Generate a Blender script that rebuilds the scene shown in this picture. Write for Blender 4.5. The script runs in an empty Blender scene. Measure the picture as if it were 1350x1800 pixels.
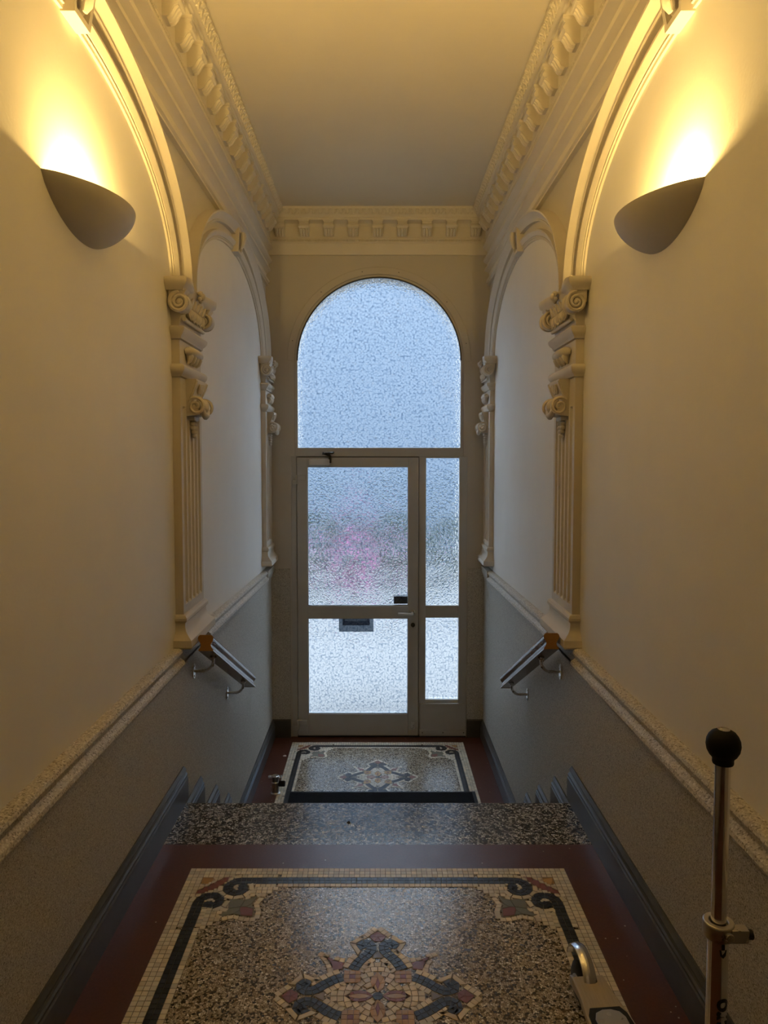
import bpy, bmesh, math, random
import numpy as np
from mathutils import Vector, Matrix
random.seed(7)
PI = math.pi
SC = bpy.context.scene
COL = SC.collection

# ------------------------------------------------------------------ camera
F = 1250.0                      # focal length in pixels of the 1350x1800 frame
PITCH = math.radians(3.2)
EYE = 1.39
VPX, VPY = 664.0, 803.0         # vanishing point of the corridor
cam_d = bpy.data.cameras.new('camera'); cam = bpy.data.objects.new('camera', cam_d); COL.objects.link(cam)
cam_d.sensor_fit = 'VERTICAL'; cam_d.sensor_height = 36.0; cam_d.sensor_width = 27.0
cam_d.lens = F / 1800.0 * 36.0
cam_d.shift_x = (675.0 - VPX) / 1800.0
cam_d.shift_y = (VPY + F * math.tan(PITCH) - 900.0) / 1800.0
cam_d.clip_start = 0.05; cam_d.clip_end = 200
cam.location = (0, 0, EYE); cam.rotation_euler = (PI / 2 - PITCH, 0, 0)
SC.camera = cam

# ------------------------------------------------------------------ world, exposure
SKY_STRENGTH = 5.6
LAMP_W = 15.0
LAMP_COL = (1.0, 0.67, 0.21)
w = bpy.data.worlds.new('world'); SC.world = w; w.use_nodes = True
nt = w.node_tree; nt.nodes.clear()
bg = nt.nodes.new('ShaderNodeBackground'); ow = nt.nodes.new('ShaderNodeOutputWorld')
bg.inputs['Color'].default_value = (0.70, 0.84, 1.0, 1); bg.inputs['Strength'].default_value = SKY_STRENGTH
nt.links.new(bg.outputs[0], ow.inputs[0])
SC.cycles.max_bounces = 9; SC.cycles.transmission_bounces = 6; SC.cycles.glossy_bounces = 3
SC.view_settings.view_transform = 'Standard'; SC.view_settings.look = 'None'
SC.view_settings.exposure = 1.0; SC.view_settings.gamma = 1.0; SC.view_settings.use_curve_mapping = False

# ------------------------------------------------------------------ dimensions (metres)
W = 0.815            # half width between the plaster walls
D = 5.25             # inner face of the door wall
BACK = -1.6          # wall behind the viewer
CEIL = 3.15
LOW = -0.715         # entrance floor
SPRING = 2.075       # springing of the side arches
LIPS = [2.80, 3.08, 3.37, 3.65]
LEV = [0.0, -0.165, -0.34, -0.515, LOW]

# ------------------------------------------------------------------ materials
MATS = {}
def new_mat(name):
    m = bpy.data.materials.new(name); m.use_nodes = True
    MATS[name] = m
    return m, m.node_tree, m.node_tree.nodes['Principled BSDF']
def lk(nt, a, b): nt.links.new(a, b)
def node(nt, t, **kw):
    n = nt.nodes.new(t)
    for k, v in kw.items(): setattr(n, k, v)
    return n
def coords(nt):
    return node(nt, 'ShaderNodeTexCoord').outputs['Object']
def ramp(nt, fac, stops, interp='LINEAR'):
    r = node(nt, 'ShaderNodeValToRGB'); r.color_ramp.interpolation = interp
    els = r.color_ramp.elements
    while len(els) < len(stops): els.new(0.5)
    for e, (p, c) in zip(els, stops): e.position = p; e.color = (*c, 1)
    lk(nt, fac, r.inputs[0]); return r.outputs[0]
def noise(nt, vec, scale, detail=3, rough=0.5):
    n = node(nt, 'ShaderNodeTexNoise'); n.inputs['Scale'].default_value = scale
    n.inputs['Detail'].default_value = detail; n.inputs['Roughness'].default_value = rough
    lk(nt, vec, n.inputs['Vector']); return n.outputs[0]
def bump(nt, h, bsdf, strength=0.3, dist=0.002):
    b = node(nt, 'ShaderNodeBump'); b.inputs['Strength'].default_value = strength; b.inputs['Distance'].default_value = dist
    lk(nt, h, b.inputs['Height']); lk(nt, b.outputs[0], bsdf.inputs['Normal'])
def painted(name, col, rough=0.55, var=0.05, scale=6, bumps=(0.15, 180, 0.001), spec=0.4):
    m, nt, b = new_mat(name); v = coords(nt)
    lo = tuple(c * (1 - var) for c in col); hi = tuple(min(1, c * (1 + var)) for c in col)
    lk(nt, ramp(nt, noise(nt, v, scale, 5, 0.6), [(0.3, lo), (0.7, hi)]), b.inputs['Base Color'])
    b.inputs['Roughness'].default_value = rough; b.inputs['Specular IOR Level'].default_value = spec
    if bumps: bump(nt, noise(nt, v, bumps[1], 3), b, bumps[0], bumps[2])
    return m
painted('plaster', (0.82, 0.79, 0.74), 0.6, 0.025, 3, (0.25, 90, 0.0015))
painted('stucco', (0.64, 0.585, 0.50), 0.6, 0.03, 4, (0.2, 150, 0.001))
painted('cornice', (0.70, 0.64, 0.54), 0.55, 0.03, 5, (0.15, 200, 0.001))
painted('wall_paint', (0.54, 0.50, 0.44), 0.6, 0.03, 3, (0.2, 100, 0.001))
painted('ceiling_paint', (0.70, 0.64, 0.54), 0.65, 0.03, 2, (0.15, 120, 0.001))
painted('baseboard_paint', (0.085, 0.082, 0.082), 0.30, 0.15, 12, (0.12, 60, 0.001), 0.35)
painted('frame_paint', (0.50, 0.485, 0.455), 0.4, 0.04, 8, (0.05, 200, 0.0005), 0.4)
painted('satin_metal', (0.62, 0.61, 0.58), 0.35, 0.03, 20, None, 0.6)
painted('frame_dark', (0.03, 0.03, 0.03), 0.5, 0.1, 8, None)
painted('lamp_ceramic', (0.50, 0.46, 0.41), 0.55, 0.03, 5, (0.1, 150, 0.0005))
painted('black_rubber', (0.008, 0.008, 0.009), 0.45, 0.2, 30, (0.3, 400, 0.0005))
painted('grip_black', (0.004, 0.004, 0.004), 0.6, 0.1, 30, None, 0.25)
painted('mat_fibre', (0.010, 0.012, 0.016), 0.9, 0.4, 120, (0.8, 500, 0.003), 0.1)
painted('print_black', (0.01, 0.01, 0.01), 0.5, 0.0, 5, None)
def thin_paper(name, col):
    m, nt, b = new_mat(name); out = nt.nodes['Material Output']
    tr = node(nt, 'ShaderNodeBsdfTranslucent'); c = ramp(nt, noise(nt, coords(nt), 40, 3), [(0.3, tuple(k * .9 for k in col)), (0.7, col)])
    lk(nt, c, tr.inputs['Color']); lk(nt, c, b.inputs['Base Color']); mx = node(nt, 'ShaderNodeMixShader'); mx.inputs[0].default_value = .75
    lk(nt, b.outputs[0], mx.inputs[1]); lk(nt, tr.outputs[0], mx.inputs[2]); lk(nt, mx.outputs[0], out.inputs['Surface'])
thin_paper('notice_grey', (0.30, 0.32, 0.34)); thin_paper('notice_band', (0.11, 0.12, 0.14)); thin_paper('notice_pale', (0.26, 0.27, 0.28))
painted('paper', (0.75, 0.72, 0.66), 0.8, 0.05, 30, None)
painted('pavement', (0.112, 0.110, 0.106), 0.8, 0.10, 2, None)
painted('sky_cover_paint', (0.064, 0.081, 0.101), 0.8, 0.03, 1, None)  # dark tone of the added house front, keeps the panes dim
painted('leaf_green', (0.010, 0.019, 0.008), 0.6, 0.5, 6, None)
painted('petal_pink', (0.27, 0.085, 0.18), 0.6, 0.3, 8, None)
painted('bark', (0.06, 0.045, 0.03), 0.8, 0.3, 20, None)
def metal(name, col, rough):
    m, nt, b = new_mat(name)
    b.inputs['Base Color'].default_value = (*col, 1); b.inputs['Metallic'].default_value = 1
    r = ramp(nt, noise(nt, coords(nt), 35, 4), [(0.3, (rough * 0.7,) * 3), (0.7, (rough * 1.4,) * 3)])
    lk(nt, r, b.inputs['Roughness']); return m
metal('chrome', (0.82, 0.82, 0.84), 0.16)
metal('steel', (0.62, 0.60, 0.57), 0.28)
metal('aluminium', (0.55, 0.53, 0.50), 0.35)
def wood(name, c1, c2, rough):
    m, nt, b = new_mat(name); v = coords(nt)
    mp = node(nt, 'ShaderNodeMapping'); mp.inputs['Scale'].default_value = (40, 3, 40); lk(nt, v, mp.inputs[0])
    lk(nt, ramp(nt, noise(nt, mp.outputs[0], 6, 5, 0.65), [(0.3, c1), (0.7, c2)]), b.inputs['Base Color'])
    b.inputs['Roughness'].default_value = rough; return m
wood('rail_wood', (0.115, 0.055, 0.02), (0.20, 0.10, 0.035), 0.22)
wood('rail_end', (0.36, 0.17, 0.04), (0.46, 0.24, 0.07), 0.5)
wood('deck_wood', (0.42, 0.36, 0.27), (0.50, 0.43, 0.33), 0.45)

def chips(name, scale, stops, rough, jitter=0.9, bstr=0.1, spec=0.5, wobble=0.9, matrix=None):
    """terrazzo: voronoi stone chips in random stone colours, dark matrix in the joints"""
    m, nt, b = new_mat(name); v = coords(nt)
    wob = node(nt, 'ShaderNodeVectorMath', operation='MULTIPLY_ADD')
    nz = node(nt, 'ShaderNodeTexNoise'); nz.inputs['Scale'].default_value = scale * 1.3; nz.inputs['Detail'].default_value = 1; lk(nt, v, nz.inputs['Vector'])
    lk(nt, nz.outputs['Color'], wob.inputs[0]); wob.inputs[1].default_value = (wobble / scale,) * 3; lk(nt, v, wob.inputs[2])
    vo = node(nt, 'ShaderNodeTexVoronoi'); vo.inputs['Scale'].default_value = scale; vo.inputs['Randomness'].default_value = jitter
    lk(nt, wob.outputs[0], vo.inputs['Vector'])
    sp = node(nt, 'ShaderNodeSeparateColor'); lk(nt, vo.outputs['Color'], sp.inputs[0])
    c = ramp(nt, sp.outputs[0], stops, 'CONSTANT')
    if matrix:
        ve = node(nt, 'ShaderNodeTexVoronoi', feature='DISTANCE_TO_EDGE'); ve.inputs['Scale'].default_value = scale; ve.inputs['Randomness'].default_value = jitter
        lk(nt, wob.outputs[0], ve.inputs['Vector'])
        lt = node(nt, 'ShaderNodeMath', operation='LESS_THAN'); lt.inputs[1].default_value = matrix[0]; lk(nt, ve.outputs['Distance'], lt.inputs[0])
        mx = node(nt, 'ShaderNodeMix', data_type='RGBA'); lk(nt, lt.outputs[0], mx.inputs[0]); lk(nt, c, mx.inputs[6]); mx.inputs[7].default_value = (*matrix[1], 1); c = mx.outputs[2]
    lk(nt, c, b.inputs['Base Color']); b.inputs['Roughness'].default_value = rough; b.inputs['Specular IOR Level'].default_value = spec
    if bstr: bump(nt, noise(nt, v, 25, 3), b, bstr, 0.002)
    return m
chips('terrazzo_field', 165, [(0.0, (0.018, 0.016, 0.014)), (0.17, (0.12, 0.09, 0.06)), (0.26, (0.36, 0.30, 0.215)), (0.52, (0.53, 0.46, 0.35)), (0.80, (0.68, 0.61, 0.49)), (0.95, (0.85, 0.81, 0.73))], 0.23, 1.0, 0.12, wobble=0.45, matrix=(0.06, (0.12, 0.095, 0.065)))
chips('terrazzo_step', 135, [(0.0, (0.014, 0.014, 0.013)), (0.30, (0.09, 0.08, 0.07)), (0.44, (0.30, 0.27, 0.23)), (0.68, (0.50, 0.46, 0.39)), (0.92, (0.70, 0.66, 0.59))], 0.25, 1.0, 0.12, wobble=0.5, matrix=(0.07, (0.016, 0.015, 0.014)))
chips('dado_grain', 420, [(0.0, (0.22, 0.195, 0.155)), (0.12, (0.42, 0.39, 0.335)), (0.45, (0.53, 0.50, 0.44)), (0.80, (0.63, 0.60, 0.53)), (0.96, (0.72, 0.70, 0.63))], 0.55, 1.0, 0, spec=0.3)
chips('dado_rail_grain', 260, [(0.0, (0.26, 0.23, 0.18)), (0.12, (0.46, 0.42, 0.35)), (0.45, (0.57, 0.53, 0.45)), (0.80, (0.66, 0.62, 0.54)), (0.96, (0.76, 0.73, 0.67))], 0.5, 1.0, 0, spec=0.4)
def red_terrazzo():
    m, nt, b = new_mat('red_terrazzo'); v = coords(nt)
    base = ramp(nt, noise(nt, v, 130, 4, 0.7), [(0.3, (0.080, 0.026, 0.017)), (0.7, (0.125, 0.042, 0.026))])
    vo = node(nt, 'ShaderNodeTexVoronoi'); vo.inputs['Scale'].default_value = 55; lk(nt, v, vo.inputs['Vector'])
    sp = node(nt, 'ShaderNodeSeparateColor'); lk(nt, vo.outputs['Color'], sp.inputs[0])
    pick = node(nt, 'ShaderNodeMath', operation='GREATER_THAN'); pick.inputs[1].default_value = 0.93; lk(nt, sp.outputs[1], pick.inputs[0])
    near = node(nt, 'ShaderNodeMath', operation='LESS_THAN'); near.inputs[1].default_value = 0.14; lk(nt, vo.outputs['Distance'], near.inputs[0])
    mul = node(nt, 'ShaderNodeMath', operation='MULTIPLY'); lk(nt, pick.outputs[0], mul.inputs[0]); lk(nt, near.outputs[0], mul.inputs[1])
    mx = node(nt, 'ShaderNodeMix', data_type='RGBA'); lk(nt, mul.outputs[0], mx.inputs[0]); lk(nt, base, mx.inputs[6]); mx.inputs[7].default_value = (0.5, 0.42, 0.32, 1)
    lk(nt, mx.outputs[2], b.inputs['Base Color']); b.inputs['Roughness'].default_value = 0.34
    bump(nt, noise(nt, v, 18, 3), b, 0.1, 0.003)
red_terrazzo()
def tessera_mat():
    m, nt, b = new_mat('mosaic_stone'); a = node(nt, 'ShaderNodeAttribute', attribute_name='tint')
    lk(nt, a.outputs['Color'], b.inputs['Base Color']); b.inputs['Roughness'].default_value = 0.36
    bump(nt, noise(nt, coords(nt), 120, 3), b, 0.1, 0.001)
tessera_mat()
painted('grout', (0.21, 0.18, 0.14), 0.8, 0.2, 50, None)
def glass_mat():
    """cast 'cathedral' glass with a fine squared relief"""
    m, nt, b = new_mat('textured_glass'); v = coords(nt)
    b.inputs['Transmission Weight'].default_value = 1.0; b.inputs['IOR'].default_value = 1.45
    b.inputs['Roughness'].default_value = 0.10
    vo = node(nt, 'ShaderNodeTexVoronoi', distance='CHEBYCHEV'); vo.inputs['Scale'].default_value = 70; vo.inputs['Randomness'].default_value = 0.8
    lk(nt, v, vo.inputs['Vector'])
    c = ramp(nt, vo.outputs['Distance'], [(0.0, (1.0, 1.0, 1.0)), (0.38, (0.95, 0.97, 0.99)), (0.62, (0.50, 0.58, 0.68)), (0.85, (0.22, 0.28, 0.36))])  # dark refraction specks of the relief painted into the glass colour
    lk(nt, c, b.inputs['Base Color'])
    bump(nt, vo.outputs['Distance'], b, 0.9, 0.004)
glass_mat()

# ------------------------------------------------------------------ mesh builder
class MB:
    def __init__(s): s.v = []; s.f = []; s.mi = []
    def add(s, vs, fs, mi=0):
        o = len(s.v); s.v += [tuple(p) for p in vs]; s.f += [tuple(i + o for i in f) for f in fs]; s.mi += [mi] * len(fs); return s
    def box(s, x0, x1, y0, y1, z0, z1, mi=0):
        vs = [(x, y, z) for z in (z0, z1) for y in (y0, y1) for x in (x0, x1)]
        return s.add(vs, [(0, 2, 3, 1), (4, 5, 7, 6), (0, 1, 5, 4), (2, 6, 7, 3), (0, 4, 6, 2), (1, 3, 7, 5)], mi)
    def loft(s, rings, cap=True, closed=True, mi=0):
        n = len(rings[0]); vs = [p for r in rings for p in r]; fs = []
        for i in range(len(rings) - 1):
            for j in range(n if closed else n - 1):
                k = (j + 1) % n
                fs.append((i * n + j, i * n + k, (i + 1) * n + k, (i + 1) * n + j))
        if cap: fs += [tuple(range(n)), tuple(range((len(rings) - 1) * n, len(rings) * n))]
        return s.add(vs, fs, mi)
    def tube(s, pts, r, sides=8, cap=True, mi=0, flat=1.0):
        pts = [Vector(p) for p in pts]; rings = []; up = None
        rr = r if isinstance(r, (list, tuple)) else [r] * len(pts)
        for i, p in enumerate(pts):
            t = (pts[min(i + 1, len(pts) - 1)] - pts[max(i - 1, 0)]).normalized()
            if up is None:
                up = Vector((0, 0, 1)) if abs(t.z) < 0.9 else Vector((1, 0, 0))
            a = t.cross(up).normalized(); up = a.cross(t).normalized()
            rings.append([p + a * math.cos(2 * PI * k / sides) * rr[i] + up * math.sin(2 * PI * k / sides) * rr[i] * flat for k in range(sides)])
        return s.loft(rings, cap, True, mi)
    def ball(s, c, r, seg=10, rings=6, mi=0):
        rx, ry, rz = (r, r, r) if not isinstance(r, (tuple, list)) else r
        vs = [(c[0], c[1], c[2] - rz)]; fs = []
        for i in range(1, rings):
            a = -PI / 2 + PI * i / rings
            for j in range(seg):
                b = 2 * PI * j / seg
                vs.append((c[0] + rx * math.cos(a) * math.cos(b), c[1] + ry * math.cos(a) * math.sin(b), c[2] + rz * math.sin(a)))
        vs.append((c[0], c[1], c[2] + rz)); n = len(vs) - 1
        for j in range(seg):
            k = (j + 1) % seg
            fs.append((0, 1 + k, 1 + j)); fs.append((n, 1 + (rings - 2) * seg + j, 1 + (rings - 2) * seg + k))
            for i in range(rings - 2): fs.append((1 + i * seg + j, 1 + i * seg + k, 1 + (i + 1) * seg + k, 1 + (i + 1) * seg + j))
        return s.add(vs, fs, mi)
    def lathe(s, c, prof, seg=20, axis='Z', mi=0):
        rings = []
        for r, h in prof:
            ring = []
            for k in range(seg):
                a = 2 * PI * k / seg; x, y = r * math.cos(a), r * math.sin(a)
                ring.append({'Z': (c[0] + x, c[1] + y, c[2] + h), 'Y': (c[0] + x, c[1] + h, c[2] + y), 'X': (c[0] + h, c[1] + x, c[2] + y)}[axis])
            rings.append(ring)
        return s.loft(rings, True, True, mi)
    def prism(s, poly, d, mi=0):
        """poly: 3D points of a planar outline, d: extrusion vector"""
        d = Vector(d); a = [Vector(p) for p in poly]; return s.loft([a, [p + d for p in a]], True, True, mi)
    def build(s, name, mats, parent=None, smooth=35, bevel=0, recalc=True):
        root = parent; off = Vector((0, 0, 0))
        while root is not None: off += root.location; root = root.parent
        me = bpy.data.meshes.new(name)
        me.from_pydata([Vector(p) - off for p in s.v], [], s.f)
        for m in (mats if isinstance(mats, (list, tuple)) else [mats]): me.materials.append(MATS[m])
        if max(s.mi, default=0) > 0: me.polygons.foreach_set('material_index', s.mi)
        if recalc:
            bm = bmesh.new(); bm.from_mesh(me); bmesh.ops.recalc_face_normals(bm, faces=bm.faces); bm.to_mesh(me); bm.free()
        if smooth:
            me.polygons.foreach_set('use_smooth', [True] * len(me.polygons)); me.set_sharp_from_angle(angle=math.radians(smooth))
        o = bpy.data.objects.new(name, me); COL.objects.link(o)
        if parent is not None: o.parent = parent
        if bevel:
            b = o.modifiers.new('bevel', 'BEVEL'); b.width = bevel; b.segments = 2; b.limit_method = 'ANGLE'
        return o
def empty(name, loc=(0, 0, 0), parent=None):
    o = bpy.data.objects.new(name, None); COL.objects.link(o); o.location = loc; o.empty_display_size = 0.1
    if parent: o.parent = parent
    return o
def tag(o, label, cat, group=None):
    o['label'] = label; o['category'] = cat
    if group: o['group'] = group
    return o
def struct(o, label=None):
    o['kind'] = 'structure'
    if label: o['label'] = label
    return o
def stuff(o): o['kind'] = 'stuff'; return o
def side_map(S):
    """(u along the corridor, v out of the wall, z) -> world, S=-1 left wall, +1 right wall"""
    return lambda u, v, z: (S * (W - v), u, z)
def end_map():
    return lambda u, v, z: (u, D - v, z)
def extrude(mb, M, prof, u0, u1, dz0=0.0, dz1=0.0, mi=0):
    return mb.loft([[M(u0, v, z + dz0) for v, z in prof], [M(u1, v, z + dz1) for v, z in prof]], True, True, mi)

# ================================================================== SETTING
# ---- ceiling
struct(MB().box(-W - .2, W + .2, BACK - .2, D + .3, CEIL, CEIL + .15).build('ceiling', 'ceiling_paint', smooth=0), 'plain cream plaster ceiling over the stair hall')

# ---- arches (elliptical) on the side walls
ARCHES = [(1.935, 0.895), (4.07, 0.91)]      # centre, half span of the opening
RISE = 0.46
def arch_pts(c, a, off=0.0, n=40, t0=0.0, t1=PI):
    """points (u,z) of the arch line moved outwards by off, from far spring to near spring"""
    out = []
    for i in range(n + 1):
        t = t0 + (t1 - t0) * i / n
        x, z = a * math.cos(t), RISE * math.sin(t)
        nx, nz = math.cos(t) / a, math.sin(t) / RISE; l = math.hypot(nx, nz)
        out.append((c + x + off * nx / l, SPRING + z + off * nz / l))
    return out
for S, nm in ((-1, 'left'), (1, 'right')):
    M = side_map(S)
    wl = MB(); 
    x0, x1 = sorted((S * W, S * (W + .2)))
    wl.box(x0, x1, BACK - .2, D + .3, LOW - .1, CEIL)
    wo = struct(wl.build('wall_' + nm, 'wall_paint', smooth=0), 'plastered %s wall of the stair hall' % nm)
    for (c, a) in ARCHES:
        pts = [(c + a, .58), ] + [(c + a, SPRING)] + arch_pts(c, a)[1:-1] + [(c - a, SPRING), (c - a, .58)]
        MB().prism([M(u, 0, z) for u, z in pts], (-S * .002, 0, 0)).build('wall_panel', 'plaster', wo, smooth=0)
MB().box(-W - .2, W + .2, BACK - .2, BACK, -.1, CEIL).build('wall_near', 'plaster', smooth=0)['kind'] = 'structure'

# ---- door wall with arched opening
OX0, OX1, OZ = -0.612, 0.632, 2.095
OC, OR = (OX0 + OX1) / 2, (OX1 - OX0) / 2
def far_wall():
    mb = MB(); Y0, Y1 = D, D + .28
    mb.box(-W - .2, OX0, Y0, Y1, LOW - .1, OZ); mb.box(OX1, W + .2, Y0, Y1, LOW - .1, OZ)
    n = 32; top = CEIL
    arc = [(OC + OR * math.cos(PI - PI * i / n), OZ + OR * math.sin(PI - PI * i / n)) for i in range(n + 1)]
    outer = []
    for i in range(n + 1):
        f = i / n
        outer.append((-W - .2 + (2 * W + .4) * f, top))
    for i in range(n):
        a, b, c, d = arc[i], arc[i + 1], outer[i + 1], outer[i]
        mb.add([(a[0], Y0, a[1]), (b[0], Y0, b[1]), (c[0], Y0, c[1]), (d[0], Y0, d[1])], [(0, 1, 2, 3)])
        mb.add([(a[0], Y1, a[1]), (b[0], Y1, b[1]), (c[0], Y1, c[1]), (d[0], Y1, d[1])], [(3, 2, 1, 0)])
        mb.add([(a[0], Y0, a[1]), (b[0], Y0, b[1]), (b[0], Y1, b[1]), (a[0], Y1, a[1])], [(3, 2, 1, 0)])
    mb.add([(-W - .2, Y0, OZ), (OX0, Y0, OZ), (-W - .2, Y0, top)], [(0, 1, 2)])
    mb.add([(W + .2, Y0, OZ), (OX1, Y0, OZ), (W + .2, Y0, top)], [(2, 1, 0)])
    mb.add([(-W - .2, Y1, OZ), (OX0, Y1, OZ), (-W - .2, Y1, top)], [(0, 1, 2)])
    mb.add([(W + .2, Y1, OZ), (OX1, Y1, OZ), (W + .2, Y1, top)], [(2, 1, 0)])
    return struct(mb.build('wall_far', 'wall_paint', smooth=0, recalc=False), 'taupe plaster wall around the arched entrance')
far_wall()

# ---- floors
MX, MY0, MY1 = 0.63, 1.19, 2.33            # mosaic rectangle of the landing
fl = MB()
fl.box(-W, W, BACK, MY0, -.12, 0); fl.box(-W, -MX, MY0, MY1, -.12, 0); fl.box(MX, W, MY0, MY1, -.12, 0); fl.box(-W, W, MY1, 2.48, -.12, 0)
floor_up = struct(fl.build('floor', 'red_terrazzo', smooth=0), 'upper landing floor in dark red terrazzo with mosaic carpet')
MB().box(-MX, MX, MY0, MY1, -.10, -.0004).build('terrazzo_field', 'terrazzo_field', floor_up, smooth=0)
LMY1 = 5.14; LMY0 = LMY1 - (MY1 - MY0)
fl = MB()
fl.box(-W, W, LIPS[3] - .02, LMY0, LOW - .12, LOW); fl.box(-W, -MX, LMY0, LMY1, LOW - .12, LOW); fl.box(MX, W, LMY0, LMY1, LOW - .12, LOW); fl.box(-W, W, LMY1, D + .28, LOW - .12, LOW)
floor_lo = struct(fl.build('floor', 'red_terrazzo', smooth=0), 'entrance floor in red terrazzo with mosaic carpet before the door')
MB().box(-MX, MX, LMY0, LMY1, LOW - .10, LOW - .0004).build('terrazzo_field', 'terrazzo_field', floor_lo, smooth=0)

# ---- stairs
st = struct(empty('stairs', (0, 2.8, LOW)), 'four speckled terrazzo steps down to the entrance')
def tread(y0, y1, z):
    n = 6; r = .018
    prof = [(y0, z), (y1 - r, z)] + [(y1 - r + r * math.sin(PI * i / n), z - r + r * math.cos(PI * i / n)) for i in range(1, n)] + [(y1 - r, z - 2 * r), (y0, z - 2 * r)]
    MB().loft([[(-W, y, zz) for y, zz in prof], [(W, y, zz) for y, zz in prof]]).build('tread', 'terrazzo_step', st)
tread(2.48, LIPS[0], 0)
for i in range(3): tread(LIPS[i] - .03, LIPS[i + 1], LEV[i + 1])
for i in range(4): MB().box(-W, W, LIPS[i] - .10, LIPS[i] - .025, LEV[i + 1] - .05, LEV[i] - .034).build('riser', 'terrazzo_step', st, smooth=0)

# ---- dado (grainy wainscot) and its rail
DADO_V = .025
RAILP = [(0, 0), (.026, 0), (.036, -.005), (.040, -.014), (.037, -.024), (.031, -.031), (.030, -.037), (.036, -.043), (.046, -.050), (.049, -.060), (.045, -.070), (.027, -.076), (0, -.076)]
trimn = [0]
def trim_name():
    trimn[0] += 1; return 'trim_%d' % trimn[0]
for S, nm in ((-1, 'left'), (1, 'right')):
    M = side_map(S)
    mb = MB()
    prof = [(0, LOW - .02), (DADO_V, LOW - .02), (DADO_V, .0), (DADO_V, 0.56), (0, .56)]
    extrude(mb, M, prof, BACK, D)
    extrude(mb, M, [(0, .55), (DADO_V, .55), (DADO_V, .624), (0, .624)], 2.76, 3.24)
    dd = struct(mb.build(trim_name(), 'dado_grain', smooth=0), 'grainy grey-beige dado along the %s wall' % nm)
    r = MB(); extrude(r, M, RAILP, BACK, 2.79, .632, .628); r.build('dado_rail', 'dado_rail_grain', dd)
    r = MB(); extrude(r, M, RAILP, 3.235, 4.97, .628, .585); r.build('dado_rail', 'dado_rail_grain', dd)
    r = MB(); extrude(r, M, [(0, .5), (.03, .5), (.045, .545), (.045, .585), (0, .585)], 4.97, D); r.build('dado_corner', 'dado_grain', dd, smooth=0)
    # baseboard, stepping down with the stairs
    BBP = [(0, 0), (.046, 0), (.046, .092), (.042, .096), (.044, .106), (.039, .110), (.036, .118), (.038, .124), (.033, .131), (.030, .137), (0, .137)]
    bb = struct(empty('baseboard_' + nm, (S * W, 2.8, 0)), 'dark grey moulded baseboard stepping down along the %s wall' % nm)
    for (y0, y1, z) in [(BACK, LIPS[0] + .02, 0), (LIPS[0] + .02, LIPS[1] + .01, LEV[1]), (LIPS[1] + .01, LIPS[2] + .012, LEV[2]), (LIPS[2] + .012, LIPS[3] + .01, LEV[3]), (LIPS[3] + .01, D, LOW)]:
        b = MB(); extrude(b, M, BBP, y0, y1, z, z)
        b.build('baseboard_length', 'baseboard_paint', bb, smooth=25)
M = end_map()
for x0, x1, nm in ((-W + .02, -.652, 'left'), (.668, W - .02, 'right')):
    mb = MB(); extrude(mb, M, [(0, LOW), (.012, LOW), (.012, .562), (0, .562)], x0, x1)
    dd = struct(mb.build(trim_name(), 'dado_grain', smooth=0), 'grainy dado strip on the door wall, %s of the door' % nm)
    mb = MB(); extrude(mb, M, [(0, LOW), (.022, LOW), (.022, LOW + .13), (.016, LOW + .138), (0, LOW + .138)], x0, x1)
    struct(mb.build('baseboard_far', 'baseboard_paint', smooth=0), 'short dark baseboard on the door wall, %s of the door' % nm)

# ---- cornices
TOPP = [(.030, 2.925), (.036, 2.930), (.040, 2.936), (.036, 2.952), (.042, 2.958), (.040, 2.966), (.040, 3.040), (.050, 3.058), (.070, 3.068), (.098, 3.071), (.100, 3.071), (.103, 3.083), (.110, 3.087), (.112, 3.094), (.116, 3.100), (.128, 3.112), (.140, 3.128), (.146, 3.142), (.148, CEIL + .01), (0, CEIL + .01)]
SIDEP = [(0, 2.632), (.022, 2.632), (.022, 2.640), (.014, 2.644), (.014, 2.650), (.026, 2.656), (.028, 2.666), (.020, 2.674), (.008, 2.684), (.004, 2.700), (.008, 2.716), (.024, 2.730), (.040, 2.736), (.040, 2.746), (.026, 2.750), (.022, 2.760), (.022, 2.784), (.034, 2.790), (.046, 2.800), (.048, 2.814), (.040, 2.826), (.024, 2.832), (.018, 2.846), (.022, 2.866), (.040, 2.882), (.056, 2.888), (.056, 2.900), (.040, 2.906), (.036, 2.920)] + TOPP
ENDP = [(0, 2.849), (.014, 2.849), (.016, 2.856), (.020, 2.875), (.030, 2.915)] + TOPP
def modillion_mesh(M, S):
    mb = MB(); hw = .034
    prof = [(.036, 3.066), (.104, 3.066), (.104, 3.052), (.098, 3.048), (.103, 3.038), (.104, 3.026), (.098, 3.014), (.088, 3.009), (.080, 3.000), (.074, 2.986), (.066, 2.975), (.052, 2.970), (.036, 2.972)]
    mb.loft([[M(-hw, v, z) for v, z in prof], [M(hw, v, z) for v, z in prof]])
    cap = [(.034, 3.072), (.109, 3.072), (.109, 3.060), (.034, 3.060)]
    mb.loft([[M(-hw - .005, v, z) for v, z in cap], [M(hw + .005, v, z) for v, z in cap]])
    for k in (-1, 0, 1):               # ribs of the acanthus leaf underneath
        u = k * .02
        pts = [M(u, .097, 3.012), M(u, .086, 3.004), M(u, .077, 2.990), M(u, .068, 2.976), M(u, .056, 2.968)]
        mb.tube(pts, [.007, .009, .010, .009, .006], 6)
    pts = [M(-hw - .004, .096, 3.028), M(hw + .004, .096, 3.028)]
    mb.tube(pts, .012, 10)
    return mb
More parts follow.
